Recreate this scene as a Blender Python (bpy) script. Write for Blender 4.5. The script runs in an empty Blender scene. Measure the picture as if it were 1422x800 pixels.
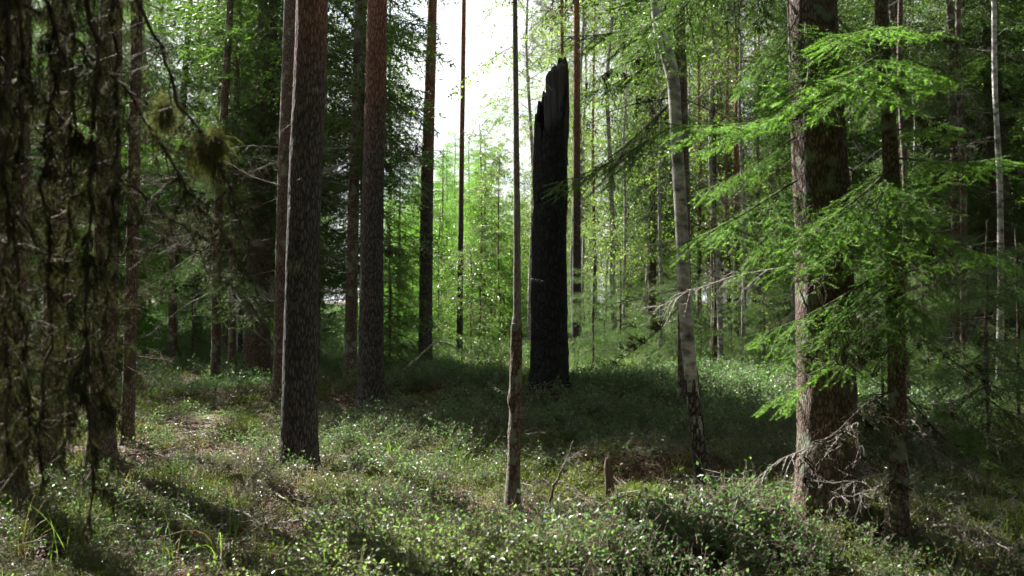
import bpy, math
import numpy as np
from mathutils import Vector, Matrix

# ------------------------------------------------------------------ camera, sky, sun, exposure
SC = bpy.context.scene
COL = SC.collection
F = 1230.0                       # focal length in photo pixels (photo 1422 wide)
CAMZ = 1.5
HOR = 417.0                      # horizon row
cam_d = bpy.data.cameras.new('camera')
cam = bpy.data.objects.new('camera', cam_d)
COL.objects.link(cam)
cam.location = (0, 0, CAMZ)
cam.rotation_euler = (math.radians(90) + math.atan((HOR - 400) / F), 0, 0)
cam_d.sensor_width = 36
cam_d.angle = 2 * math.atan(711 / F)
cam_d.clip_end = 2000
cam_d.dof.use_dof = True
cam_d.dof.focus_distance = 8.5
cam_d.dof.aperture_fstop = 2.6
SC.camera = cam

SUN_AZ = math.radians(-43)       # from +Y towards -X: left and behind the trees
SUN_EL = math.radians(46)
world = bpy.data.worlds.new('World')
SC.world = world
world.use_nodes = True
wn = world.node_tree
bg = wn.nodes['Background']
sky = wn.nodes.new('ShaderNodeTexSky')
sky.sky_type = 'NISHITA'
sky.sun_disc = False
sky.sun_elevation = SUN_EL
sky.sun_rotation = SUN_AZ
sky.air_density = 1.0
sky.dust_density = 1.5
# broken white cloud over the whole sky, a flat layer seen in perspective
wtc = wn.nodes.new('ShaderNodeTexCoord')
wsx = wn.nodes.new('ShaderNodeSeparateXYZ'); wn.links.new(wtc.outputs['Generated'], wsx.inputs[0])
wz = wn.nodes.new('ShaderNodeMath'); wz.operation = 'ADD'; wz.inputs[1].default_value = 0.12
wmx = wn.nodes.new('ShaderNodeMath'); wmx.operation = 'MAXIMUM'; wmx.inputs[1].default_value = 0.0
wn.links.new(wsx.outputs[2], wmx.inputs[0]); wn.links.new(wmx.outputs[0], wz.inputs[0])
wdv = wn.nodes.new('ShaderNodeVectorMath'); wdv.operation = 'DIVIDE'
wcb = wn.nodes.new('ShaderNodeCombineXYZ')
for k in range(3): wn.links.new(wz.outputs[0], wcb.inputs[k])
wn.links.new(wtc.outputs['Generated'], wdv.inputs[0]); wn.links.new(wcb.outputs[0], wdv.inputs[1])
wno = wn.nodes.new('ShaderNodeTexNoise'); wno.inputs['Scale'].default_value = 1.4; wno.inputs['Detail'].default_value = 6
wn.links.new(wdv.outputs[0], wno.inputs['Vector'])
wmr = wn.nodes.new('ShaderNodeMapRange'); wmr.inputs[1].default_value = 0.28; wmr.inputs[2].default_value = 0.46
wn.links.new(wno.outputs[0], wmr.inputs[0])
wmi = wn.nodes.new('ShaderNodeMix'); wmi.data_type = 'RGBA'
wn.links.new(wmr.outputs[0], wmi.inputs[0]); wn.links.new(sky.outputs[0], wmi.inputs[6]); wmi.inputs[7].default_value = (5.6, 5.7, 5.9, 1)
wn.links.new(wmi.outputs[2], bg.inputs[0])
bg.inputs[1].default_value = 0.05

sl = bpy.data.lights.new('sun', 'SUN')
sl.energy = 5.0
sl.angle = math.radians(0.5)
sl.color = (1.0, 0.965, 0.90)
sun = bpy.data.objects.new('sun', sl)
COL.objects.link(sun)
SDIR = Vector((math.sin(SUN_AZ) * math.cos(SUN_EL), math.cos(SUN_AZ) * math.cos(SUN_EL), math.sin(SUN_EL)))
sun.rotation_euler = SDIR.to_track_quat('Z', 'Y').to_euler()
sun.location = SDIR * 60

vs = SC.view_settings
vs.view_transform = 'Standard'
vs.look = 'None'
vs.exposure = 2.45
vs.gamma = 1.0
SC.cycles.max_bounces = 5
SC.cycles.diffuse_bounces = 2
SC.cycles.glossy_bounces = 2
SC.cycles.transmission_bounces = 3
SC.cycles.use_denoising = True
SC.cycles.use_adaptive_sampling = True
SC.cycles.adaptive_threshold = 0.03
SC.cycles.caustics_reflective = False
SC.cycles.caustics_refractive = False

RNG = np.random.default_rng(7)

# ------------------------------------------------------------------ noise
def _hash(ix, iy, iz):
    h = (ix.astype(np.int64) * 374761393 + iy.astype(np.int64) * 668265263 + iz.astype(np.int64) * 2147483647) & 0xFFFFFFFF
    h = ((h ^ (h >> 13)) * 1274126177) & 0xFFFFFFFF
    h = h ^ (h >> 16)
    return (h & 0xFFFF) / 65535.0

def vnoise(p):
    """value noise, p (N,3) -> about -1..1"""
    p = np.asarray(p, float)
    i = np.floor(p)
    f = p - i
    f = f * f * (3 - 2 * f)
    i = i.astype(np.int64)
    r = 0
    for dx in (0, 1):
        wx = f[:, 0] if dx else 1 - f[:, 0]
        for dy in (0, 1):
            wy = f[:, 1] if dy else 1 - f[:, 1]
            for dz in (0, 1):
                wz = f[:, 2] if dz else 1 - f[:, 2]
                r = r + wx * wy * wz * _hash(i[:, 0] + dx, i[:, 1] + dy, i[:, 2] + dz)
    return r * 2 - 1

def fbm(p, o=3):
    p = np.asarray(p, float)
    a, r, s = 1.0, 0, 0
    for k in range(o):
        r = r + a * vnoise(p * (2.03 ** k) + 17.3 * k)
        s += a
        a *= 0.5
    return r / s

# ------------------------------------------------------------------ ground height
BUMPS = [(0.4, 11.6, 3.2, 1.5, 0.26), (2.15, 5.95, 0.75, 0.6, 0.20), (-3.6, 11.4, 1.5, 0.4, 0.22),
         (1.15, 7.6, 0.5, 0.4, 0.13), (-2.0, 7.3, 0.6, 0.5, 0.10), (-6.0, 14.0, 2.0, 1.2, 0.2),
         (0.9, 5.0, 0.8, 0.3, 0.04), (5.0, 9.0, 1.4, 0.9, 0.22), (-4.8, 8.6, 1.2, 0.6, 0.12)]

def gz(x, y):
    x = np.atleast_1d(np.asarray(x, float)); y = np.atleast_1d(np.asarray(y, float))
    t = np.clip((y - 6) / 8, 0, 1)
    z = 0.18 * t * t * (3 - 2 * t) + 0.006 * np.clip(y - 18, 0, 80)
    for cx, cy, sx, sy, h in BUMPS:
        z = z + h * np.exp(-((x - cx) / sx) ** 2 - ((y - cy) / sy) ** 2)
    o = np.zeros_like(x)
    near = np.clip((np.hypot(x, y) - 1.0) / 3, 0, 1)
    z = z + near * (0.10 * vnoise(np.stack([x * .9, y * .9, o + 3.1], 1)) + 0.06 * vnoise(np.stack([x * 2.3, y * 2.3, o + 9.7], 1))
                    + 0.03 * vnoise(np.stack([x * 6, y * 6, o + 1.7], 1)))
    return z

def g1(x, y):
    return float(gz(x, y)[0])

def W(px, py, d):
    return np.array([(px - 711) / F * d, d, CAMZ + (HOR - py) / F * d])

def hit(px, py):
    """where the ray through a photo pixel meets the ground"""
    d = np.arange(3.0, 60, 0.02)
    x = (px - 711) / F * d
    z = CAMZ + (HOR - py) / F * d
    below = np.nonzero(z < gz(x, d))[0]
    dd = d[below[0]] if len(below) else 60.0
    return dd

# ------------------------------------------------------------------ mesh collection
class Geo:
    def __init__(s):
        s.V, s.T, s.F3, s.F4 = [], [], [], []
        s.n = 0
    def add(s, v, f, mat=0, tint=0.5, smooth=False):
        v = np.asarray(v, float); f = np.asarray(f, np.int64)
        if len(f) == 0: return
        s.V.append(v)
        s.T.append(np.broadcast_to(np.asarray(tint, float), (len(v),)).copy())
        m = np.full(len(f), mat); sm = np.full(len(f), smooth)
        (s.F3 if f.shape[1] == 3 else s.F4).append((f + s.n, m, sm))
        s.n += len(v)
    def pack(s):
        s.v = np.concatenate(s.V) if s.V else np.zeros((0, 3))
        s.t = np.concatenate(s.T) if s.T else np.zeros(0)
        def cat(L, k):
            if not L: return np.zeros((0, k), np.int64), np.zeros(0, np.int64), np.zeros(0, bool)
            return np.concatenate([a[0] for a in L]), np.concatenate([a[1] for a in L]), np.concatenate([a[2] for a in L])
        s.f3, s.f4 = cat(s.F3, 3), cat(s.F4, 4)
        return s
    def put(s, g, R=np.eye(3), t=(0, 0, 0), dt=0.0):
        """append a packed Geo, transformed"""
        s.V.append(g.v @ np.asarray(R).T + np.asarray(t))
        s.T.append(g.t + dt)
        if len(g.f3[0]): s.F3.append((g.f3[0] + s.n, g.f3[1], g.f3[2]))
        if len(g.f4[0]): s.F4.append((g.f4[0] + s.n, g.f4[1], g.f4[2]))
        s.n += len(g.v)
    def mesh(s, name, mats):
        s.pack()
        me = bpy.data.meshes.new(name)
        n3, n4 = len(s.f3[0]), len(s.f4[0])
        me.vertices.add(len(s.v)); me.vertices.foreach_set('co', s.v.astype(np.float32).ravel())
        me.loops.add(n3 * 3 + n4 * 4)
        me.loops.foreach_set('vertex_index', np.concatenate([s.f3[0].ravel(), s.f4[0].ravel()]).astype(np.int32))
        me.polygons.add(n3 + n4)
        ls = np.concatenate([np.arange(n3) * 3, n3 * 3 + np.arange(n4) * 4]).astype(np.int32)
        me.polygons.foreach_set('loop_start', ls)
        me.polygons.foreach_set('material_index', np.concatenate([s.f3[1], s.f4[1]]).astype(np.int32))
        me.polygons.foreach_set('use_smooth', np.concatenate([s.f3[2], s.f4[2]]).astype(bool))
        a = me.attributes.new('tint', 'FLOAT', 'POINT')
        a.data.foreach_set('value', s.t.astype(np.float32))
        for m in mats: me.materials.append(m)
        me.update(calc_edges=True)
        return me

def spline(P, n):
    P = np.asarray(P, float)
    if len(P) == 2:
        t = np.linspace(0, 1, n)[:, None]
        return P[0] * (1 - t) + P[1] * t
    d = np.r_[0, np.cumsum(np.linalg.norm(np.diff(P[:, :3], axis=0), axis=1))]
    Q = np.vstack([2 * P[0] - P[1], P, 2 * P[-1] - P[-2]])
    s = np.linspace(0, d[-1], n)
    k = np.clip(np.searchsorted(d, s, side='right') - 1, 0, len(P) - 2)
    t = ((s - d[k]) / np.maximum(d[k + 1] - d[k], 1e-9))[:, None]
    a, b, c, e = Q[k], Q[k + 1], Q[k + 2], Q[k + 3]
    return 0.5 * ((2 * b) + (c - a) * t + (2 * a - 5 * b + 4 * c - e) * t ** 2 + (3 * b - a - 3 * c + e) * t ** 3)

def tube(geo, P, r, sides=5, mat=0, tint=0.5, disp=None, cap=True):
    """P (n,3), r (n,)"""
    P = np.asarray(P, float); r = np.broadcast_to(np.asarray(r, float), (len(P),))
    T = np.gradient(P, axis=0); T /= np.linalg.norm(T, axis=1)[:, None] + 1e-12
    ref = np.array([0, 0, 1.0]) if abs(T[0, 2]) < .9 else np.array([0, -1.0, 0])
    U = np.cross(ref, T); U /= np.linalg.norm(U, axis=1)[:, None] + 1e-12
    Vv = np.cross(T, U)
    a = np.arange(sides) / sides * 2 * np.pi
    n = len(P)
    rr = r[:, None] * np.ones((n, sides))
    dirs = U[:, None, :] * np.cos(a)[None, :, None] + Vv[:, None, :] * np.sin(a)[None, :, None]
    if disp is not None:
        rr = rr + disp(P, dirs, rr)
    v = (P[:, None, :] + dirs * rr[:, :, None]).reshape(-1, 3)
    i = np.arange(n - 1)[:, None] * sides
    j = np.arange(sides)[None, :]; j2 = (j + 1) % sides
    f = np.stack([i + j, i + j2, i + sides + j2, i + sides + j], -1).reshape(-1, 4)
    geo.add(v, f, mat, tint, True)
    if cap and sides >= 4:
        c = len(geo.V) - 1
        vv = np.vstack([v[-sides:], P[-1] + T[-1] * r[-1] * 0.3])
        ff = np.stack([np.arange(sides), (np.arange(sides) + 1) % sides, np.full(sides, sides)], 1)
        geo.add(vv, ff, mat, tint, True)

def rods(geo, A, B, ra, rb, mat=0, tint=0.5):
    """many 3-sided tapered twigs from A to B"""
    A = np.asarray(A, float); B = np.asarray(B, float)
    n = len(A)
    if n == 0: return
    T = B - A; L = np.linalg.norm(T, axis=1)[:, None] + 1e-9; T = T / L
    ref = np.where(np.abs(T[:, 2:3]) < .9, [[0, 0, 1.0]], [[1.0, 0, 0]])
    U = np.cross(ref, T); U /= np.linalg.norm(U, axis=1)[:, None] + 1e-9
    Vv = np.cross(T, U)
    ra = np.broadcast_to(ra, (n,))[:, None]; rb = np.broadcast_to(rb, (n,))[:, None]
    vs_ = []
    for k in range(3):
        d = U * math.cos(k * 2.0944) + Vv * math.sin(k * 2.0944)
        vs_.append(A + d * ra)
    for k in range(3):
        d = U * math.cos(k * 2.0944) + Vv * math.sin(k * 2.0944)
        vs_.append(B + d * rb)
    v = np.stack(vs_, 1).reshape(-1, 3)
    b = np.arange(n)[:, None, None] * 6
    q = np.array([[0, 1, 4, 3], [1, 2, 5, 4], [2, 0, 3, 5]])[None]
    geo.add(v, (b + q).reshape(-1, 4), mat, np.repeat(np.broadcast_to(tint, (n,)), 6), True)

def nrm(v):
    return v / (np.linalg.norm(v, axis=-1, keepdims=True) + 1e-12)

def frame(x, up=(0, 0, 1)):
    x = nrm(np.asarray(x, float)); up = np.asarray(up, float)
    y = np.cross(up, x)
    if np.linalg.norm(y) < 1e-3: y = np.cross(np.array([0, 1.0, 0]), x)
    y = nrm(y); z = np.cross(x, y)
    return np.stack([x, y, z], 1)

def needles(geo, o, d, L, n, nl, nw, rng, mat=0, tint=0.5, flat=0.0):
    """S shoots -> S*n needle triangles"""
    S = len(o); d = nrm(d)
    L = np.broadcast_to(L, (S,)); tint = np.broadcast_to(tint, (S,))
    ref = np.where(np.abs(d[:, 2:3]) < .9, [[0, 0, 1.0]], [[1.0, 0, 0]])
    U = nrm(np.cross(ref, d)); Vv = np.cross(d, U)
    t = (np.arange(n)[None] + rng.random((S, n))) / n
    ph = np.arange(n)[None] * 2.4 + rng.random((S, n)) * 1.6 + rng.random((S, 1)) * 6.28
    a = np.radians(rng.uniform(35, 68, (S, n)))
    su = np.cos(ph); sv = np.sin(ph) * (1 - flat)
    dr = d[:, None] * np.cos(a)[..., None] + (U[:, None] * su[..., None] + Vv[:, None] * sv[..., None]) * np.sin(a)[..., None]
    p = o[:, None] + d[:, None] * (L[:, None] * t)[..., None]
    ln = nl * rng.uniform(.75, 1.2, (S, n))
    side = nrm(np.cross(dr, rng.normal(size=(S, n, 3)))) * (nw / 2)
    tip = p + dr * ln[..., None]
    v = np.stack([p - side, p + side, tip], 2).reshape(-1, 3)
    f = np.arange(len(v)).reshape(-1, 3)
    tt = np.repeat(tint + 0, n * 3)
    geo.add(v, f, mat, tt)

# ------------------------------------------------------------------ materials
def new_mat(name):
    m = bpy.data.materials.new(name); m.use_nodes = True
    nt = m.node_tree
    for n in list(nt.nodes): nt.nodes.remove(n)
    out = nt.nodes.new('ShaderNodeOutputMaterial')
    return m, nt, out

def N(nt, t, **k):
    n = nt.nodes.new(t)
    for a, b in k.items(): setattr(n, a, b)
    return n

def ramp(nt, fac, stops):
    r = N(nt, 'ShaderNodeValToRGB')
    e = r.color_ramp.elements
    while len(e) < len(stops): e.new(0.5)
    for k, (p, c) in enumerate(stops):
        e[k].position = p; e[k].color = (*c, 1)
    nt.links.new(fac, r.inputs[0])
    return r.outputs[0]

def leaf_mat(name, dark, light, trans=0.4, rough=0.5, tcol=1.6, spec=0.4):
    """leaf or needle: reflects and lets light through; colour varies leaf by leaf"""
    m, nt, out = new_mat(name)
    at = N(nt, 'ShaderNodeAttribute', attribute_name='tint')
    oi = N(nt, 'ShaderNodeObjectInfo')
    ad = N(nt, 'ShaderNodeMath', operation='MULTIPLY_ADD')
    nt.links.new(oi.outputs['Random'], ad.inputs[0]); ad.inputs[1].default_value = 0.3
    nt.links.new(at.outputs['Fac'], ad.inputs[2])
    sb = N(nt, 'ShaderNodeMath', operation='SUBTRACT'); nt.links.new(ad.outputs[0], sb.inputs[0]); sb.inputs[1].default_value = 0.15
    c = ramp(nt, sb.outputs[0], [(0.0, dark), (1.0, light)])
    p = N(nt, 'ShaderNodeBsdfPrincipled')
    nt.links.new(c, p.inputs['Base Color']); p.inputs['Roughness'].default_value = rough
    p.inputs['Specular IOR Level'].default_value = spec
    tr = N(nt, 'ShaderNodeBsdfTranslucent')
    mu = N(nt, 'ShaderNodeMix', data_type='RGBA', blend_type='MULTIPLY')
    mu.inputs[0].default_value = 1.0
    nt.links.new(c, mu.inputs[6]); mu.inputs[7].default_value = (tcol * 1.05, tcol * 1.12, tcol * .55, 1)
    nt.links.new(mu.outputs[2], tr.inputs[0])
    mx = N(nt, 'ShaderNodeMixShader'); mx.inputs[0].default_value = trans
    nt.links.new(p.outputs[0], mx.inputs[1]); nt.links.new(tr.outputs[0], mx.inputs[2])
    nt.links.new(mx.outputs[0], out.inputs[0])
    return m

def bark_mat(name, stops, scale=(24, 24, 6), bump=0.02, upper=None, uz=(5, 9), lichen=0.0, rough=0.9, edge=True, spec=0.3):
    m, nt, out = new_mat(name)
    tc = N(nt, 'ShaderNodeTexCoord')
    mp = N(nt, 'ShaderNodeMapping'); mp.inputs['Scale'].default_value = scale
    nt.links.new(tc.outputs['Object'], mp.inputs[0])
    nz = N(nt, 'ShaderNodeTexNoise'); nz.inputs['Scale'].default_value = 1.3; nz.inputs['Detail'].default_value = 5
    nt.links.new(mp.outputs[0], nz.inputs['Vector'])
    dv = N(nt, 'ShaderNodeMix', data_type='RGBA', blend_type='LINEAR_LIGHT'); dv.inputs[0].default_value = 0.35
    nt.links.new(mp.outputs[0], dv.inputs[6]); nt.links.new(nz.outputs['Color'], dv.inputs[7])
    vo = N(nt, 'ShaderNodeTexVoronoi', feature='DISTANCE_TO_EDGE'); vo.inputs['Scale'].default_value = 1.0
    nt.links.new(dv.outputs[2], vo.inputs['Vector'])
    mr = N(nt, 'ShaderNodeMapRange'); mr.inputs[2].default_value = 0.22
    nt.links.new(vo.outputs['Distance'], mr.inputs[0])
    mm = N(nt, 'ShaderNodeMath', operation='MULTIPLY'); nt.links.new(nz.outputs[0], mm.inputs[1])
    if edge: nt.links.new(mr.outputs[0], mm.inputs[0])
    else: mm.inputs[0].default_value = 1.0
    ma = N(nt, 'ShaderNodeMath', operation='MULTIPLY'); ma.inputs[1].default_value = 1.7; nt.links.new(mm.outputs[0], ma.inputs[0])
    c = ramp(nt, ma.outputs[0], stops)
    if upper:
        sx = N(nt, 'ShaderNodeSeparateXYZ'); nt.links.new(tc.outputs['Object'], sx.inputs[0])
        hn = N(nt, 'ShaderNodeTexNoise'); hn.inputs['Scale'].default_value = 2.2
        nt.links.new(tc.outputs['Object'], hn.inputs['Vector'])
        h = N(nt, 'ShaderNodeMath', operation='MULTIPLY_ADD'); h.inputs[1].default_value = 2.5
        nt.links.new(hn.outputs[0], h.inputs[0]); nt.links.new(sx.outputs[2], h.inputs[2])
        hr = N(nt, 'ShaderNodeMapRange'); hr.inputs[1].default_value = uz[0] + 1.2; hr.inputs[2].default_value = uz[1] + 1.2
        nt.links.new(h.outputs[0], hr.inputs[0])
        c2 = ramp(nt, ma.outputs[0], upper)
        mi = N(nt, 'ShaderNodeMix', data_type='RGBA'); nt.links.new(hr.outputs[0], mi.inputs[0])
        nt.links.new(c, mi.inputs[6]); nt.links.new(c2, mi.inputs[7]); c = mi.outputs[2]
    if lichen > 0:
        ln = N(nt, 'ShaderNodeTexNoise'); ln.inputs['Scale'].default_value = 9; ln.inputs['Detail'].default_value = 6
        nt.links.new(tc.outputs['Object'], ln.inputs['Vector'])
        lr = N(nt, 'ShaderNodeMapRange'); lr.inputs[1].default_value = 0.62 - lichen * .3; lr.inputs[2].default_value = 0.72 - lichen * .3
        nt.links.new(ln.outputs[0], lr.inputs[0])
        mi = N(nt, 'ShaderNodeMix', data_type='RGBA'); nt.links.new(lr.outputs[0], mi.inputs[0])
        nt.links.new(c, mi.inputs[6]); mi.inputs[7].default_value = (0.15, 0.17, 0.12, 1); c = mi.outputs[2]
    p = N(nt, 'ShaderNodeBsdfPrincipled'); p.inputs['Roughness'].default_value = rough
    p.inputs['Specular IOR Level'].default_value = spec
    nt.links.new(c, p.inputs['Base Color'])
    bp = N(nt, 'ShaderNodeBump'); bp.inputs['Distance'].default_value = bump; bp.inputs['Strength'].default_value = 0.9
    nt.links.new(mm.outputs[0], bp.inputs['Height']); nt.links.new(bp.outputs[0], p.inputs['Normal'])
    nt.links.new(p.outputs[0], out.inputs[0])
    return m

M = {}
M['needle'] = leaf_mat('spruce_needles', (0.022, 0.045, 0.014), (0.085, 0.16, 0.032), 0.34, 0.5, 1.5)
M['needle_young'] = leaf_mat('young_spruce_needles', (0.024, 0.065, 0.012), (0.10, 0.20, 0.03), 0.46, 0.5, 2.3, .3)
M['pine_needle'] = leaf_mat('pine_needles', (0.03, 0.055, 0.02), (0.075, 0.12, 0.04), 0.25, 0.5, 1.4)
M['birch_leaf'] = leaf_mat('birch_leaves', (0.05, 0.095, 0.018), (0.13, 0.20, 0.04), 0.52, 0.4, 2.1, 0.5)
M['aspen_leaf'] = leaf_mat('rowan_leaves', (0.045, 0.085, 0.02), (0.09, 0.16, 0.04), 0.45, 0.35, 1.8, 0.6)
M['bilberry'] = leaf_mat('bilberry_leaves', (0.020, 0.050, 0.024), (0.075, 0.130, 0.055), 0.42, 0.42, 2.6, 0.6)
M['bilberry_sunlit'] = leaf_mat('fresh_bilberry_leaves', (0.06, 0.11, 0.035), (0.17, 0.24, 0.09), 0.42, 0.42, 1.8, 0.6)  # lighter copy of the bilberry leaf, sunlight put into its colour
M['lingon'] = leaf_mat('lingonberry_leaves', (0.032, 0.042, 0.032), (0.14, 0.15, 0.11), 0.26, 0.40, 1.8, 0.8)
M['grass'] = leaf_mat('grass_blades', (0.05, 0.095, 0.02), (0.12, 0.19, 0.04), 0.45, 0.4, 1.8)
M['dry_grass'] = leaf_mat('dry_grass', (0.12, 0.095, 0.05), (0.28, 0.23, 0.14), 0.3, 0.6, 1.1)
M['moss'] = leaf_mat('moss', (0.04, 0.06, 0.012), (0.12, 0.14, 0.03), 0.3, 0.7, 1.4)
M['litter'] = leaf_mat('leaf_litter', (0.05, 0.022, 0.011), (0.15, 0.075, 0.04), 0.15, 0.6, 1.0)
M['lichen'] = leaf_mat('beard_lichen', (0.018, 0.020, 0.012), (0.05, 0.052, 0.03), 0.3, 0.9, 1.1, 0.1)
M['lichen_yellow'] = leaf_mat('yellow_beard_lichen', (0.09, 0.09, 0.04), (0.15, 0.15, 0.075), 0.35, 0.9, 1.1, 0.1)
M['pine_bark'] = bark_mat('pine_bark', [(0.0, (0.016, 0.0135, 0.0125)), (0.45, (0.044, 0.037, 0.034)), (0.95, (0.10, 0.086, 0.078))],
                          (46, 46, 11), 0.018, [(0.0, (0.09, 0.034, 0.018)), (0.5, (0.18, 0.07, 0.037)), (0.95, (0.30, 0.135, 0.075))], (2.6, 6.0))
M['spruce_bark'] = bark_mat('spruce_bark', [(0.0, (0.04, 0.026, 0.02)), (0.45, (0.078, 0.05, 0.039)), (0.95, (0.17, 0.125, 0.10))], (56, 56, 18), 0.014, lichen=0.2)
M['thin_bark'] = bark_mat('thin_spruce_bark', [(0.1, (0.03, 0.019, 0.014)), (0.5, (0.085, 0.054, 0.04)), (0.95, (0.16, 0.115, 0.09))], (60, 60, 26), 0.006, lichen=0.35)
M['birch_bark'] = bark_mat('birch_bark', [(0.46, (0.018, 0.016, 0.015)), (0.62, (0.11, 0.104, 0.097)), (0.85, (0.27, 0.26, 0.245)), (1.0, (0.38, 0.37, 0.35))], (9, 9, 14), 0.004, rough=0.6, edge=False, lichen=0.1)
M['dead_wood'] = bark_mat('dead_wood', [(0.1, (0.010, 0.008, 0.006)), (0.5, (0.034, 0.025, 0.019)), (0.95, (0.10, 0.075, 0.058))], (45, 45, 5), 0.006, edge=False)
M['grey_twig'] = bark_mat('grey_twig', [(0.1, (0.05, 0.042, 0.036)), (0.5, (0.12, 0.105, 0.09)), (0.95, (0.26, 0.235, 0.21))], (40, 40, 40), 0.002, edge=False)
M['bough_twig'] = bark_mat('bough_twig', [(0.1, (0.018, 0.012, 0.008)), (0.9, (0.06, 0.042, 0.03))], (40, 40, 40), 0.002, edge=False)
M['twig'] = bark_mat('twig', [(0.1, (0.03, 0.02, 0.014)), (0.5, (0.09, 0.06, 0.045)), (0.95, (0.17, 0.13, 0.10))], (40, 40, 40), 0.002, edge=False)
M['char'] = bark_mat('charred_wood', [(0.1, (0.003, 0.003, 0.003)), (0.55, (0.004, 0.0038, 0.0038)), (0.95, (0.017, 0.016, 0.015))], (20, 20, 9), 0.025, rough=0.8)
M['grey_wood'] = bark_mat('weathered_wood', [(0.1, (0.005, 0.005, 0.005)), (0.5, (0.014, 0.013, 0.0125)), (0.95, (0.045, 0.042, 0.04))], (40, 40, 2.5), 0.008, edge=False)

def ground_mat():
    m, nt, out = new_mat('forest_floor')
    tc = N(nt, 'ShaderNodeTexCoord')
    a = N(nt, 'ShaderNodeTexNoise'); a.inputs['Scale'].default_value = 1.1; a.inputs['Detail'].default_value = 4
    b = N(nt, 'ShaderNodeTexNoise'); b.inputs['Scale'].default_value = 38; b.inputs['Detail'].default_value = 5
    for n in (a, b): nt.links.new(tc.outputs['Object'], n.inputs['Vector'])
    lit = ramp(nt, b.outputs[0], [(0.3, (0.016, 0.009, 0.006)), (0.5, (0.055, 0.029, 0.017)), (0.72, (0.14, 0.085, 0.05))])
    mos = ramp(nt, b.outputs[0], [(0.3, (0.02, 0.03, 0.008)), (0.55, (0.065, 0.08, 0.02)), (0.75, (0.14, 0.15, 0.05))])
    mr = N(nt, 'ShaderNodeMapRange'); mr.inputs[1].default_value = 0.50; mr.inputs[2].default_value = 0.62
    nt.links.new(a.outputs[0], mr.inputs[0])
    mi = N(nt, 'ShaderNodeMix', data_type='RGBA'); nt.links.new(mr.outputs[0], mi.inputs[0])
    nt.links.new(lit, mi.inputs[6]); nt.links.new(mos, mi.inputs[7])
    p = N(nt, 'ShaderNodeBsdfPrincipled'); p.inputs['Roughness'].default_value = 0.95
    p.inputs['Specular IOR Level'].default_value = 0.2
    nt.links.new(mi.outputs[2], p.inputs['Base Color'])
    bp = N(nt, 'ShaderNodeBump'); bp.inputs['Distance'].default_value = 0.05; bp.inputs['Strength'].default_value = 1
    nt.links.new(b.outputs[0], bp.inputs['Height']); nt.links.new(bp.outputs[0], p.inputs['Normal'])
    nt.links.new(p.outputs[0], out.inputs[0])
    return m
M['ground'] = ground_mat()
M['thin_birch'] = bark_mat('thin_birch_bark', [(0.1, (0.018, 0.014, 0.012)), (0.5, (0.055, 0.047, 0.04)), (0.95, (0.16, 0.143, 0.126))], (40, 40, 24), 0.004, edge=False)
M['birch_foot'] = bark_mat('birch_foot_bark', [(0.0, (0.012, 0.011, 0.010)), (0.5, (0.04, 0.037, 0.034)), (0.95, (0.13, 0.12, 0.11))], (40, 40, 14), 0.012)

# ------------------------------------------------------------------ objects
def link(name, data, parent=None, loc=None):
    o = bpy.data.objects.new(name, data)
    COL.objects.link(o)
    if parent is not None: o.parent = parent
    if loc is not None: o.location = loc
    return o

def tag(o, label, cat, group=None):
    o['label'] = label; o['category'] = cat
    if group: o['group'] = group
    return o

def root(name, loc, label, cat, group=None):
    return tag(link(name, None, None, loc), label, cat, group)

# the ground sheet, fine near the camera, reaching the horizon
def ground():
    u = np.linspace(-1, 1, 301); xs = np.sinh(u * 5.0) / np.sinh(5.0) * 400
    w = np.linspace(-1, 1, 301); ys = 8 + np.sinh(w * 5.0) / np.sinh(5.0) * 420
    X, Y = np.meshgrid(xs, ys)
    Z = gz(X.ravel(), Y.ravel())
    v = np.stack([X.ravel(), Y.ravel(), Z], 1)
    nx = len(xs)
    i = np.arange(len(ys) - 1)[:, None] * nx; j = np.arange(nx - 1)[None]
    f = np.stack([i + j, i + j + 1, i + j + 1 + nx, i + j + nx], -1).reshape(-1, 4)
    g = Geo(); g.add(v, f, 0, .5, True)
    o = link('ground', g.mesh('ground', [M['ground']]))
    o['kind'] = 'structure'; o['label'] = 'mossy forest floor with brown needle litter and low hummocks'
ground()

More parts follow.
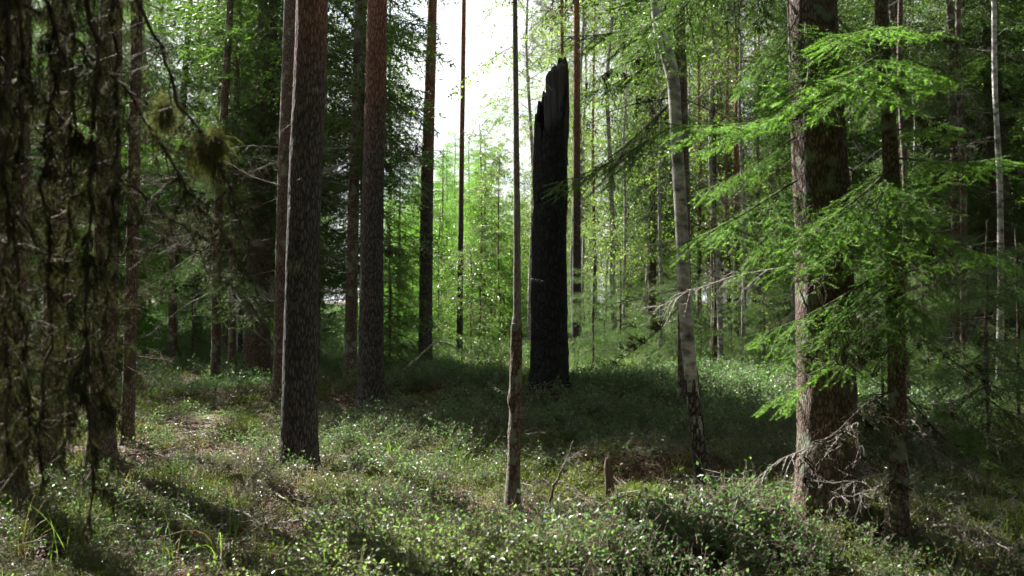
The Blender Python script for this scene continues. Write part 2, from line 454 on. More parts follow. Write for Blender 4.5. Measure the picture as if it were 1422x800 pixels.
# ------------------------------------------------------------------ foliage templates (x along the bough, length 1)
def bough_geo(rng, lod, hang=0.35, young=False):
    g = Geo()
    na = 9
    t = np.linspace(0, 1, na)
    ax = np.stack([t, 0.05 * np.sin(t * 5 + rng.random() * 6) * t, -0.30 * t ** 1.3 + 0.16 * t ** 3], 1)
    tube(g, ax, np.linspace(.0075, .0015, na), 4 if lod < 2 else 3, 1, .5, cap=False)
    nb, step, n, nl, nw = [(11, .062, 34, .017, .0034), (9, .10, 13, .032, .0062), (7, .15, 5, .06, .015)][lod]
    O, D, L, T = [], [], [], []
    ta, tb = [], []
    for k in range(nb):
        tt = 0.10 + 0.88 * (k + rng.uniform(-.3, .3)) / nb
        tt = min(max(tt, .05), .98)
        p0 = np.array([np.interp(tt, t, ax[:, c]) for c in range(3)])
        for s in (-1, 1):
            ll = (0.40 * (1 - tt) ** .75 * min(1, tt * 4 + .35) + .07) * rng.uniform(.75, 1.15)
            ang = math.radians(rng.uniform(42, 62))
            d = np.array([math.cos(ang), s * math.sin(ang), -hang * rng.uniform(.5, 1.5)]); d /= np.linalg.norm(d)
            m = max(2, int(ll / step))
            q = np.linspace(0, 1, m + 1)
            pts = p0 + d * (q * ll)[:, None] + np.array([0, 0, -hang * .35 * ll]) * (q ** 2)[:, None]
            ta += list(pts[:-1]); tb += list(pts[1:])
            seg = pts[1:] - pts[:-1]
            O += list(pts[:-1]); D += list(seg); L += list(np.linalg.norm(seg, axis=1) * 1.15); T += list(0.25 + .25 * q[1:])
            sd = np.cross(d, [0, 0, 1.0]); sd /= np.linalg.norm(sd)
            for i in range(1, m + 1):
                for s2 in (-1, 1):
                    if rng.random() < .12: continue
                    l2 = step * (rng.uniform(1.4, 2.2) if lod == 0 else rng.uniform(1.3, 2.3)) * (1.15 - .45 * q[i])
                    d2 = d * .75 + sd * s2 * .7 + rng.normal(size=3) * .14 + np.array([0, 0, -.15])
                    O.append(pts[i]); D.append(d2); L.append(l2)
                    T.append(.35 + .5 * rng.random() * q[i] + .15 * tt)
    for i in range(na - 1):
        if t[i] > .12:
            for m_ in (0, .5):
                O.append(ax[i] + (ax[i + 1] - ax[i]) * m_); D.append(ax[i + 1] - ax[i]); L.append(.6 / na); T.append(.4)
    O, D, L, T = map(np.array, (O, D, L, T))
    T = T + rng.normal(size=len(T)) * .08
    if lod < 2:
        rods(g, np.array(ta), np.array(tb), .0022, .0016, 1, .5)
    needles(g, O, D, L, n, nl, nw, rng, 0, T, .25)
    if lod == 0:
        e = O + nrm(D) * L[:, None] * .9
        rods(g, O, e, .0012, .0006, 1, .5)
    return g.pack()

def dead_geo(rng, lichen=0, fine=True, droop=.2, nt=None):
    """bare branch, length 1: crooked axis, side twigs, their twiglets, tufts of lichen"""
    g = Geo(); na = 11
    t = np.linspace(0, 1, na)
    w1, w2 = rng.random(2) * 6
    ax = np.stack([t, .05 * np.sin(4 * t + w1) * t + .02 * rng.normal(size=na) * t, -droop * t ** 1.4 + .04 * np.sin(5 * t + w2) * t + .012 * rng.normal(size=na) * t], 1)
    tube(g, ax, np.linspace(.0075, .0018, na), 5, 0, .5, cap=False)
    A, B, R = [], [], []
    k = nt or (22 if fine else 12)
    for i in range(k):
        tt = rng.uniform(.18, 1)
        p = np.array([np.interp(tt, t, ax[:, c]) for c in range(3)])
        ang = rng.uniform(.5, 1.1) * rng.choice([-1, 1])
        d = nrm(np.array([math.cos(ang), math.sin(ang), rng.uniform(-.9, .15)]))
        ll = rng.uniform(.08, .36) * (1.15 - .7 * tt)
        m = 4
        for j in range(m):
            d = nrm(d + rng.normal(size=3) * .16 + np.array([0, 0, -.10]))
            q = p + d * ll / m
            A.append(p); B.append(q); R.append(.0022 * (1 - j / m) + .0008)
            if fine or j % 2:
                for _ in range(rng.integers(1, 3)):
                    d2 = nrm(d + rng.normal(size=3) * .7)
                    A.append(q); B.append(q + d2 * ll * rng.uniform(.15, .42)); R.append(.0010)
            p = q
    A, B, R = map(np.array, (A, B, R))
    rods(g, A, B, R, R * .55, 0, .5)
    if lichen:
        idx = rng.integers(0, len(A), lichen)
        lich(g, (A[idx] + B[idx]) / 2, rng, 1, .03, .09)
    return g.pack()

def lich(g, P, rng, mat, lo=.03, hi=.1, n=9, w=.004):
    """tufts of hanging hair lichen at points P"""
    P = np.asarray(P, float); S = len(P)
    ln = rng.uniform(lo, hi, (S, n, 1))
    d = nrm(np.array([0, 0, -1.0]) + rng.normal(size=(S, n, 3)) * .38)
    a = P[:, None] + rng.normal(size=(S, n, 3)) * .008
    sd = nrm(np.cross(d, rng.normal(size=(S, n, 3)))) * w
    mid = a + d * ln * .5 + rng.normal(size=(S, n, 3)) * .008
    tip = a + d * ln + np.array([0, 0, -.2]) * ln
    v = np.stack([a - sd * .5, a + sd * .5, mid + sd, mid - sd, tip], 2).reshape(-1, 3)
    b = np.arange(S * n)[:, None] * 5
    tt = np.repeat(rng.random(S * n), 5)
    g.add(v, b + np.array([[0, 1, 2, 3]]), mat, tt)
    g.add(v, b + np.array([[3, 2, 4]]), mat, tt)

def leaves(geo, P, rng, size=.04, mat=0, width=.72, hang=.5, tint=None, up=0.0):
    """folded rhombic leaves at points P"""
    P = np.asarray(P, float); S = len(P)
    d = nrm(rng.normal(size=(S, 3)) + np.array([0, 0, -hang]))
    nn = nrm(rng.normal(size=(S, 3)) + np.array([0, 0, up]))
    sd = nrm(np.cross(d, nn)); nn = np.cross(sd, d)
    sz = size * rng.uniform(.65, 1.2, (S, 1))
    a = P; c = P + d * sz
    m = P + d * sz * .45
    l = m + sd * sz * width / 2 + nn * sz * .12
    r = m - sd * sz * width / 2 + nn * sz * .12
    v = np.stack([a, r, c, l], 1).reshape(-1, 3)
    b = np.arange(S)[:, None] * 4
    f = (b[:, :, None] + np.array([[[0, 1, 2], [0, 2, 3]]])).reshape(-1, 3)
    tt = np.repeat(rng.random(S) * .9 if tint is None else tint, 4)
    geo.add(v, f, mat, tt)

def spray_geo(rng, nl=70, size=.042, droop=.45):
    """leafy twig system, length 1"""
    g = Geo(); na = 7
    t = np.linspace(0, 1, na)
    ax = np.stack([t, .06 * np.sin(4 * t + rng.random() * 6), -droop * t ** 1.6], 1)
    rods(g, ax[:-1], ax[1:], np.linspace(.005, .002, na - 1), np.linspace(.0045, .0015, na - 1), 1)
    A, B, P = [], [], []
    k = 13
    for i in range(k):
        tt = rng.uniform(.1, 1)
        p = np.array([np.interp(tt, t, ax[:, c]) for c in range(3)])
        ang = rng.uniform(.4, 1.2) * rng.choice([-1, 1])
        d = nrm(np.array([math.cos(ang), math.sin(ang), rng.uniform(-.7, .4)]))
        ll = rng.uniform(.12, .4)
        e = p + d * ll + np.array([0, 0, -.25 * ll])
        A.append(p); B.append(e)
        for j in range(nl // k + 1):
            q = rng.uniform(.15, 1.05)
            P.append(p + (e - p) * q + rng.normal(size=3) * .02)
    rods(g, np.array(A), np.array(B), .002, .001, 1)
    leaves(g, np.array(P), rng, size, 0)
    return g.pack()

def pine_tuft_geo(rng):
    """pine branch end with needle tufts, length 1"""
    g = Geo(); na = 6
    t = np.linspace(0, 1, na)
    ax = np.stack([t, .08 * np.sin(3 * t + rng.random() * 6), .1 * t ** 2], 1)
    rods(g, ax[:-1], ax[1:], np.linspace(.018, .006, na - 1), np.linspace(.016, .004, na - 1), 1)
    O, D = [], []
    for i in range(34):
        tt = rng.uniform(.3, 1)
        p = np.array([np.interp(tt, t, ax[:, c]) for c in range(3)])
        d = nrm(rng.normal(size=3) + np.array([.8, 0, .5]))
        e = p + d * rng.uniform(.08, .3)
        rods(g, [p], [e], .004, .003, 1)
        O.append(e - d * .08); D.append(d)
    needles(g, np.array(O), np.array(D), .14, 12, .07, .008, rng, 0, rng.random(34), 0)
    return g.pack()

rg = np.random.default_rng
BOUGH0 = [bough_geo(rg(10 + k), 0) for k in range(4)]
BOUGH1 = [bough_geo(rg(20 + k), 1, .5) for k in range(4)]
BOUGH2 = [bough_geo(rg(30 + k), 2, .5) for k in range(4)]
DEAD = [dead_geo(rg(40 + k), 0) for k in range(4)]
DEADL = [dead_geo(rg(50 + k), 26) for k in range(4)]
DEADC = [dead_geo(rg(60 + k), 0, False, nt=9) for k in range(3)]
SPRAY = [spray_geo(rg(70 + k)) for k in range(4)]
SPRAYB = [spray_geo(rg(80 + k), 60, .06, .3) for k in range(3)]
PTUFT = [pine_tuft_geo(rg(90 + k)) for k in range(3)]

def rotz(a):
    c, s = math.cos(a), math.sin(a)
    return np.array([[c, -s, 0], [s, c, 0], [0, 0, 1.0]])
def roty(a):
    c, s = math.cos(a), math.sin(a)
    return np.array([[c, 0, s], [0, 1, 0], [-s, 0, c]])

# crown meshes, shared by the trees of a kind --------------------------------------------------------------------------
def spruce_crown(seed, H, z0, lod, per=.30, wid=.19, maxl=2.4, lean=(0, 0), zfine=4.6, dense=5):
    rng = rg(seed); g = Geo()
    z = z0
    while z < H - .15:
        T = BOUGH1 if lod == 1 and z < zfine else BOUGH2      # finer boughs where they can be seen close
        u = (z - z0) / (H - z0)
        base = min(maxl, .3 + (H - z) * wid) * min(1, .55 + u * 4)
        for k in range(dense):
            if rng.random() < .12 + .25 * max(0, .25 - u): continue
            a = rng.random() * 6.28
            l = base * rng.uniform(.65, 1.15)
            R = rotz(a) @ roty(math.radians(rng.uniform(-6, 22) - 22 * u)) * l
            g.put(T[rng.integers(len(T))], R, (lean[0] * z, lean[1] * z, z + rng.uniform(-.1, .1)), rng.normal() * .08)
        z += per * (1 - .45 * u)
    return g

def dead_skirt(seed, za, zb, n, L=(.5, 1.3), lib=None, lean=(0, 0)):
    rng = rg(seed); g = Geo(); lib = lib or DEAD
    for k in range(n):
        l = rng.uniform(*L)
        z = rng.uniform(za, zb)
        R = rotz(rng.random() * 6.28) @ roty(math.radians(rng.uniform(-8, 25))) * l
        g.put(lib[rng.integers(len(lib))], R, (lean[0] * z, lean[1] * z, z))
    return g

def birch_crown(seed, H, z0, n, spread=1.6, lib=None, L=(.7, 1.5), full=False):
    rng = rg(seed); g = Geo(); lib = lib or SPRAY
    nl = n // 5
    for k in range(nl):
        u = (k + rng.random()) / nl
        z = z0 + (H - z0) * u
        a = rng.random() * 6.28
        el = math.radians(rng.uniform(15, 55))
        ln = spread * (1 - .75 * u ** 1.5) * rng.uniform(.6, 1.1) * (1 if full else min(1, .5 + 3 * u))
        d = np.array([math.cos(a) * math.cos(el), math.sin(a) * math.cos(el), math.sin(el)])
        P = np.array([0, 0, z]) + d * np.linspace(0, ln, 5)[:, None] + np.array([0, 0, -.12 * ln]) * (np.linspace(0, 1, 5) ** 2)[:, None]
        rods(g, P[:-1], P[1:], np.linspace(.014, .006, 4), np.linspace(.012, .004, 4), 1)
        for j in range(5):
            q = rng.uniform(.3, 1)
            p = P[0] + (P[-1] - P[0]) * q
            R = rotz(a + rng.normal() * .8) @ roty(math.radians(rng.uniform(-25, 40))) * rng.uniform(*L)
            g.put(lib[rng.integers(len(lib))], R, p, rng.normal() * .1)
    return g

def pine_crown(seed, H, z0, n, spread=2.2):
    rng = rg(seed); g = Geo()
    nl = n // 4
    for k in range(nl):
        u = (k + rng.random()) / nl
        z = z0 + (H - z0) * u
        a = rng.random() * 6.28; el = math.radians(rng.uniform(-5, 40))
        ln = spread * (1 - .8 * u ** 2) * rng.uniform(.5, 1.1) * min(1, .6 + 2 * u)
        d = np.array([math.cos(a) * math.cos(el), math.sin(a) * math.cos(el), math.sin(el)])
        p0 = np.array([0, 0, z]); P = p0 + d * np.linspace(0, ln, 4)[:, None]
        rods(g, P[:-1], P[1:], np.linspace(.04, .015, 3), np.linspace(.03, .01, 3), 1)
        for j in range(4):
            R = rotz(a + rng.normal() * .7) @ roty(math.radians(rng.uniform(-40, 10))) * rng.uniform(.7, 1.1)
            g.put(PTUFT[rng.integers(3)], R, p0 + d * ln * rng.uniform(.4, 1), rng.normal() * .1)
    return g

# trunks ---------------------------------------------------------------------------------------------------------------
def bark_disp(kind, amp, seed):
    def f(P, dirs, rr):
        n, s = rr.shape
        q = (P[:, None, :] + dirs * rr[:, :, None]).reshape(-1, 3)
        if kind == 'pine':
            a = fbm(q * np.array([28, 28, 6]) + seed, 2)
            d = 1 - np.abs(a) * 2.2
            d = d * .7 + .4 * vnoise(q * 70 + seed)
        elif kind == 'spruce':
            d = .7 * fbm(q * np.array([34, 34, 14]) + seed, 3) + .6 * np.maximum(0, vnoise(q * np.array([30, 30, 18]) + seed * 2)) * 1.2
        elif kind == 'char':
            d = .8 * fbm(q * np.array([16, 16, 5]) + seed, 3) + .6 * np.round(2 * vnoise(q * np.array([7, 7, 2.2]) + seed)) / 2
        else:
            d = vnoise(q * np.array([14, 14, 10]) + seed)
        flare = np.exp(-np.maximum(P[:, 2] - P[0, 2], 0) / .20)[:, None]
        ang = np.arctan2(dirs[..., 1], dirs[..., 0])
        root_ = flare * rr * (.28 + .30 * np.cos(ang * 4 + seed) * .6)
        return d.reshape(n, s) * amp + (root_ if kind != 'none' else 0)
    return f

def trunk_mesh(name, pts, r, mat, kind, sides=24, rings=160, amp=.01, seed=1.0):
    """pts local to the tree's base, r per point"""
    Q = spline(np.column_stack([pts, r]), rings)
    g = Geo()
    tube(g, Q[:, :3], np.maximum(Q[:, 3], .004), sides, 0, .5, bark_disp(kind, amp, seed))
    return g.mesh(name, [mat])

def px_trunk(pts, H, d=None):
    """photo outline points (px, py, width px), base first -> base location, local path, radii, extended to height H"""
    if d is None: d = hit(pts[0][0], pts[0][1])
    Q = []
    for (px, py, w) in pts:
        p = W(px, py, d); Q.append([*p, w / 2 / F * d])
    Q = np.array(Q)
    b = Q[0, :3].copy(); b[2] = g1(b[0], b[1])
    Q[:, :3] -= b
    Q[0, 2] = -.06
    if H and Q[-1, 2] < H:
        sl_ = (Q[-1, :2] - Q[-2, :2]) / max(Q[-1, 2] - Q[-2, 2], .1)
        z0, r0, xy = Q[-1, 2], Q[-1, 3], Q[-1, :2].copy()
        for u in (.4, .75, 1):
            z = z0 + (H - z0) * u
            Q = np.vstack([Q, [*(xy + sl_ * (z - z0) * .5), z, max(r0 * (1 - u * .93), .012)]])
    return b, Q[:, :3], Q[:, 3], d

def at_height(P, z):
    return np.array([np.interp(z, P[:, 2], P[:, 0]), np.interp(z, P[:, 2], P[:, 1]), z])

# shared branch meshes
def split_mesh(tpl, mats):
    """template -> one mesh per material slot (wood, foliage) as separate part and sub-part"""
    res = []
    for k in (1, 0):
        g = Geo()
        for f, m, s in (tpl.f3, tpl.f4):
            sel = m == k
            if not sel.any(): continue
            ff = f[sel]; u, inv = np.unique(ff, return_inverse=True)
            g.add(tpl.v[u], inv.reshape(ff.shape), 0, tpl.t[u], bool(s[sel][0]))
        res.append(g.mesh('bough_wood' if k == 1 else 'bough_needles', [mats[k]]) if g.n else None)
    return res
BOUGH_OBJ = [split_mesh(t, [M['needle_young'], M['bough_twig']]) for t in BOUGH0]
BOUGH_OBJ_D = [split_mesh(t, [M['needle'], M['bough_twig']]) for t in BOUGH0]
DEAD_MESH = []
for t in DEAD:
    g = Geo(); g.put(t); DEAD_MESH.append(g.mesh('dead_branch', [M['grey_twig'], M['lichen']]))
DEADL_MESH = []
for t in DEADL:
    g = Geo(); g.put(t); DEADL_MESH.append(g.mesh('dead_branch_lichen', [M['bough_twig'], M['lichen']]))

def orient(o, base, tip, roll=0.0):
    base = np.asarray(base, float); v = np.asarray(tip, float) - base
    L = np.linalg.norm(v)
    R = frame(v)
    if roll: R = R @ np.array([[1, 0, 0], [0, math.cos(roll), -math.sin(roll)], [0, math.sin(roll), math.cos(roll)]])
    m = Matrix(((*(R[0] * L), base[0]), (*(R[1] * L), base[1]), (*(R[2] * L), base[2]), (0, 0, 0, 1)))
    o.matrix_local = m

def add_bough(parent, base, tip, k, young=True, roll=0.0):
    wood, need = (BOUGH_OBJ if young else BOUGH_OBJ_D)[k % 4]
    o = link('bough', wood, parent); orient(o, base, tip, roll)
    link('needles', need, o)
    return o

def add_dead(parent, base, tip, k, lichen=False, roll=0.0):
    o = link('dead_branch', (DEADL_MESH if lichen else DEAD_MESH)[k % 4], parent)
    orient(o, base, tip, roll)
    return o

# ------------------------------------------------------------------ the trees that stand out
def hero(name, pts, H, mat, kind, label, cat, amp, seed, sides=28, rings=240, d=None):
    b, P, r, d = px_trunk(pts, H, d)
    t = root(name, b, label, cat)
    link('trunk', trunk_mesh(name + '_trunk', P, r, mat, kind, sides, rings, amp, seed), t)
    return t, b, P, r, d

PC = [pine_crown(200 + k, 17 + k, 10.5, 64).mesh('pine_crown', [M['pine_needle'], M['twig']]) for k in range(2)]

def pine_top(t, P, k, H, scale=1.0):
    """a pine's crown, high above the trunk"""
    c = link('crown', PC[k % 2], t)
    p = at_height(P, H * .8)
    c.location = (p[0], p[1], H - (17 + k % 2) * scale); c.scale = (scale,) * 3
    c.rotation_euler = (0, 0, k * 1.3)

def stubs(t, P, r, n, za, zb, seed, L=(.12, .5)):
    rng = rg(seed)
    for k in range(n):
        z = rng.uniform(za, zb); p = at_height(P, z); a = rng.random() * 6.28
        rad = np.interp(z, P[:, 2], r)
        d = np.array([math.cos(a), math.sin(a), rng.uniform(-.4, .25)])
        add_dead(t, p + d * rad * .7, p + d * (rad + rng.uniform(*L)), int(rng.integers(4)))

t, b, P, r, d = hero('pine_tree', [(415, 652, 54), (416, 630, 50), (419, 400, 45), (425, 200, 44), (432, 0, 42)], 19, M['pine_bark'], 'pine',
                     'thick straight pine with dark furrowed grey trunk beside the sunlit shrubs', 'tree', .007, 3.1, 40, 360)
pine_top(t, P, 0, 19); stubs(t, P, r, 4, 2.5, 4.5, 1, (.1, .25))
t, b, P, r, d = hero('pine_tree', [(514, 572, 41), (515, 540, 36), (517, 300, 30), (523, 0, 27)], 18, M['pine_bark'], 'pine',
                     'straight pine with reddish upper bark standing on the edge of the shaded hummock', 'tree', .007, 7.7, 36, 320)
pine_top(t, P, 1, 18.5); stubs(t, P, r, 3, 3, 6, 2, (.1, .3))
t, b, P, r, d = hero('pine_tree', [(590, 516, 20), (591, 470, 18.5), (593, 250, 17), (600, 0, 12.5)], 17, M['pine_bark'], 'pine',
                     'slender pine with rusty upper bark standing alone against the open bright sky', 'tree', .006, 12.3, 24, 200)
pine_top(t, P, 2, 17.5, .8); stubs(t, P, r, 10, 3, 7, 3, (.15, .6))
t, b, P, r, d = hero('pine_tree', [(638, 502, 9), (640, 300, 7), (644, 0, 5.5)], 14, M['pine_bark'], 'pine',
                     'very thin bare pine pole standing in the sky gap behind the charred snag', 'tree', .004, 15.3, 16, 140)
pine_top(t, P, 3, 14.5, .6); stubs(t, P, r, 12, 3, 8, 4, (.15, .6))
t, b, P, r, d = hero('pine_tree', [(800, 500, 13), (801, 200, 10), (801, 0, 8)], 16, M['pine_bark'], 'pine',
                     'thin reddish pine just right of the black charred snag', 'tree', .004, 18.3, 18, 160, d=17.0)
pine_top(t, P, 4, 16, .7); stubs(t, P, r, 12, 2.5, 7, 5, (.15, .5))

# charred snag: black shell with a torn rim, grey splintered wood standing out of it
def snag():
    d = hit(763, 546)
    k = d / F
    b = W(763, 546, d); b[2] = g1(b[0], b[1])
    t = root('charred_snag', b, 'broken black charred tree trunk with jagged top standing on the hummock', 'dead tree')
    rows = [(556, 726, 797), (540, 731, 793), (515, 735, 790), (480, 736, 788), (400, 738, 787), (300, 740, 787), (285, 742, 787), (270, 741, 787), (200, 741, 787), (150, 742, 787), (80, 744, 787)]
    zs = np.array([(417 - y) * k + CAMZ - b[2] for y, _, _ in rows])
    cx = np.array([((l + r_) / 2 - 763) * k for _, l, r_ in rows]); rr = np.array([(r_ - l) / 2 * k for _, l, r_ in rows])
    S, n = 64, 260
    ang = np.arange(S) / S * 2 * np.pi
    ZT = zs[-1]
    # rim height by direction: low at the front, highest on the right and back
    top = (np.interp(ang, [0, .7, 1.57, 2.4, 3.14, 3.6, 4.2, 4.71, 5.4, 6.283],
                     [4.75, 4.9, 4.6, 4.2, 3.95, 3.9, 3.75, 3.8, 3.95, 4.75]) - 0.0)
    rg_ = rg(5)
    top = (top / 4.75) * ((417 - 92) * k + CAMZ - b[2]) * .985 + rg_.normal(size=S) * .05 + .10 * np.abs(np.sin(ang * 7)) 
    z01 = np.linspace(0, 1, n)
    Z = zs[0] + (top[None, :] - zs[0]) * z01[:, None]
    R = np.interp(Z, zs, rr); C = np.interp(Z, zs, cx)
    q = np.stack([C + R * np.cos(ang), R * np.sin(ang), Z], -1).reshape(-1, 3)
    dd = .55 * fbm(q * np.array([15, 15, 5]) + 2, 3) + .5 * np.round(2.2 * vnoise(q * np.array([6, 6, 1.6]) + 5)) / 2 + .25 * vnoise(q * np.array([40, 40, 22]))
    R = R * (1 + .11 * dd.reshape(n, S))
    v = np.stack([C + R * np.cos(ang), R * np.sin(ang), Z], -1).reshape(-1, 3)
    i = np.arange(n - 1)[:, None] * S; j = np.arange(S)[None]; j2 = (j + 1) % S
    g = Geo(); g.add(v, np.stack([i + j, i + j2, i + S + j2, i + S + j], -1).reshape(-1, 4), 0, .5, True)
    # inner wall of the shell
    Ri = R[-60:] * .8; Ci = C[-60:]; Zi = Z[-60:]
    vi = np.stack([Ci + Ri * np.cos(ang), Ri * np.sin(ang), Zi], -1).reshape(-1, 3)
    i = np.arange(59)[:, None] * S
    g.add(vi, np.stack([i + j, i + S + j, i + S + j2, i + j2], -1).reshape(-1, 4), 0, .5, True)
    e = (n - 1) * S
    rim = np.vstack([v[-S:], vi[-S:]])
    g.add(rim, np.stack([j[0], j2[0], S + j2[0], S + j[0]], -1), 0, .5, False)
    link('charred_trunk', g.mesh('charred_trunk', [M['char']]), t)
    # splintered grey core
    g = Geo()
    zc0 = (417 - 230) * k + CAMZ - b[2]
    for s, (px, w, yt) in enumerate([(779, 15, 86), (770, 13, 90), (763, 10, 98), (784, 7, 78), (758, 6, 128)]):
        zt = (417 - yt) * k + CAMZ - b[2]
        x = (px - 763) * k
        pts = np.array([[x, -.02 + .03 * math.sin(s * 2), zc0], [x + .01, -.03, (zc0 + zt) / 2], [x + .005, -.02, zt]])
        Q = spline(pts, 40)
        tube(g, Q, np.interp(np.linspace(0, 1, 40), [0, .93, .97, 1], [w / 2 * k * 1.25, w / 2 * k * 1.2, w / 2 * k * .8, .008]), 14, 0, .5,
             lambda P_, dr, r_: r_ * .28 * fbm((P_[:, None, :] + dr * r_[:, :, None]).reshape(-1, 3) * np.array([30, 30, 4]) + s, 2).reshape(r_.shape))
    link('splintered_wood', g.mesh('splintered_wood', [M['grey_wood']]), t)
snag()

# thin sickly stem: rough and brown below, smooth and pale above a knot
t, b, P, r, d = hero('birch_tree', [(711, 712, 22), (712, 690, 19), (714, 620, 17), (716, 540, 15.5), (717, 470, 15), (717.5, 446, 13.5), (718, 425, 10.5), (718, 330, 9.5), (717, 200, 8.5), (716, 100, 7.5), (715, 0, 6.5)],
                     6.5, M['thin_birch'], 'birch', 'spindly grey-brown stem with a thicker rough foot, standing before the charred snag', 'tree', .003, 6.6, 20, 300)
g = Geo(); Q = spline(np.column_stack([P, r]), 400); Q = Q[:150]; Q = Q[Q[:, 2] < 1.36]
tube(g, Q[:, :3], Q[:, 3] + .003, 22, 0, .5, lambda P_, dr, r_: r_ * (.20 * fbm((P_[:, None, :] + dr * r_[:, :, None]).reshape(-1, 3) * np.array([40, 40, 7]), 3).reshape(r_.shape)
     + .3 * np.exp(-((P_[:, 2:3] - .8) / .05) ** 2) * np.maximum(0, dr[..., 0] * -1) + .3 * np.exp(-P_[:, 2:3] / .08)), cap=True)
link('rough_bark', g.mesh('stem_foot_bark', [M['thin_bark']]), t)
add_dead(t, (0.03, 0, .55), (.22, -.05, .62), 1); add_dead(t, (-.02, 0, .85), (-.12, -.08, .93), 2)
stubs(t, P, r, 6, 1.6, 3.4, 81, (.1, .3))
rng = rg(82)
for k in range(12):
    z = rng.uniform(3.3, 6.3); p = at_height(P, z); a = rng.random() * 6.28
    g = Geo(); g.put(SPRAY[k % 4], rotz(a) @ roty(math.radians(rng.uniform(-20, 30))) * rng.uniform(.35, .7)); o = link('leafy_twig', g.mesh('leafy_twig', [M['birch_leaf'], M['twig']]), t); o.location = p

# leaning birch in front of the red-brown spruce
t, b, P, r, d = hero('birch_tree', [(979, 692, 26), (976, 660, 21), (968, 605, 18.5), (958, 510, 18), (953, 450, 18.5), (950, 400, 18), (946, 300, 18), (941, 210, 17), (938, 150, 16.5), (936, 115, 18), (929, 80, 19), (920, 50, 16), (911, 0, 14)],
                     9.8, M['birch_bark'], 'birch', 'crooked leaning birch with pale grey bark and dark fissured foot', 'tree', .0025, 4.4, 24, 220)
c = link('crown', birch_crown(301, 10, 6.2, 60, 1.5).mesh('birch_crown', [M['birch_leaf'], M['twig']]), t)
c.location = at_height(P, 6) * np.array([1, 1, 0])
# black rough bark collar at the foot of the birch
g = Geo(); Q = spline(np.column_stack([P, r]), 220); Q = Q[:60]
tube(g, Q[:, :3], Q[:, 3] + .002, 30, 0, .5, lambda P_, dr, r_: .012 * np.where(
    fbm((P_[:, None, :] + dr * r_[:, :, None]).reshape(-1, 3) * np.array([24, 24, 7]) + 8, 3).reshape(r_.shape) + 1.1 - P_[:, 2:3] * 1.1 > .2, .5, -1.2)
    + .22 * r_ * np.exp(-P_[:, 2:3] / .12), cap=False)
link('rough_bark', g.mesh('birch_foot_bark', [M['birch_foot']]), t)
stubs(t, P, r, 3, 2, 3.6, 8, (.2, .5))

# red-brown spruce behind the birch, long bare side branches
t, b, P, r, d = hero('spruce_tree', [(951, 566, 20), (950, 540, 18), (950, 300, 17), (945, 0, 14)], 15, M['thin_bark'], 'spruce',
                     'slim red-brown spruce with long bare side branches behind the leaning birch', 'tree', .004, 2.2, 22, 220)
for k, (px, py, tx, ty, ddp) in enumerate([(945, 60, 800, 90, -.3), (945, 100, 830, 200, -.5), (944, 40, 815, 35, .3), (946, 130, 800, 160, -.2), (947, 190, 870, 330, -.4),
                                           (946, 150, 1075, 60, -.4), (947, 135, 1060, 175, .3), (948, 230, 1060, 330, -.5), (948, 265, 1050, 300, -.2), (948, 300, 1070, 385, .3),
                                           (948, 330, 860, 370, .4), (949, 360, 1050, 430, -.3), (949, 420, 880, 520, -.5), (949, 400, 820, 440, .6), (945, 20, 1030, 30, .3)]):
    add_dead(t, W(px, py, d) - b, W(tx, ty, d + ddp) - b, k, k % 3 == 0, .3 * k)
for k, (px, py, tx, ty, ddp) in enumerate([(945, 30, 775, 20, -.4), (945, 70, 800, 110, .3), (946, 130, 805, 215, -.3), (947, 170, 750, 225, -.6)]):
    add_bough(t, W(px, py, d) - b, W(tx, ty, d + ddp) - b, k, False)
c = link('crown', spruce_crown(310, 15, 5.2, 2).mesh('spruce_crown', [M['needle'], M['twig']]), t)
c.location = at_height(P, 8) * np.array([1, 1, 0])

# the big spruce
t, b, P, r, d = hero('spruce_tree', [(1149, 708, 92), (1149, 680, 82), (1148, 600, 79), (1145, 400, 77), (1143, 300, 76), (1136, 150, 70), (1130, 0, 65)], 20, M['spruce_bark'], 'spruce',
                     'massive old spruce with flaking red-brown bark sunlit down one side', 'tree', .010, 5.5, 72, 460)
BIGD, BIGB, BIGP = d, b, P
rngb = rg(77)
for k in range(5):
    z = rngb.uniform(3.4, 5.0); a = rngb.random() * 6.28; p = at_height(P, z); l = rngb.uniform(.9, 1.7)
    dr = np.array([math.cos(a), math.sin(a), rngb.uniform(-.5, -.05)])
    add_bough(t, p + dr * .15, p + dr * l, k, False)
for k in range(16):
    z = rngb.uniform(1.3, 4.2); a = rngb.random() * 6.28; p = at_height(P, z); l = rngb.uniform(.35, 1.2)
    dr = np.array([math.cos(a), math.sin(a), rngb.uniform(-.5, .1)])
    add_dead(t, p + dr * .15, p + dr * l, k, k % 2 == 0)
for k, (px, py, tx, ty, dd) in enumerate([(1120, 30, 1115, 120, -.9), (1110, 20, 1040, 90, -.6), (1160, 20, 1270, 90, -.8), (1175, 230, 1280, 290, -.1),
                                          (1108, 165, 925, 135, -.5), (1106, 190, 960, 245, -.2), (1108, 250, 932, 305, -.6), (1107, 285, 1005, 370, -.3)]):
    add_bough(t, W(px, py, d - .12) - b, W(tx, ty, d + dd) - b, k, k not in (2, 3))
c = link('crown', spruce_crown(311, 20, 6.5, 2, .40, .10, 1.3, dense=4).mesh('spruce_crown', [M['needle'], M['twig']]), t)

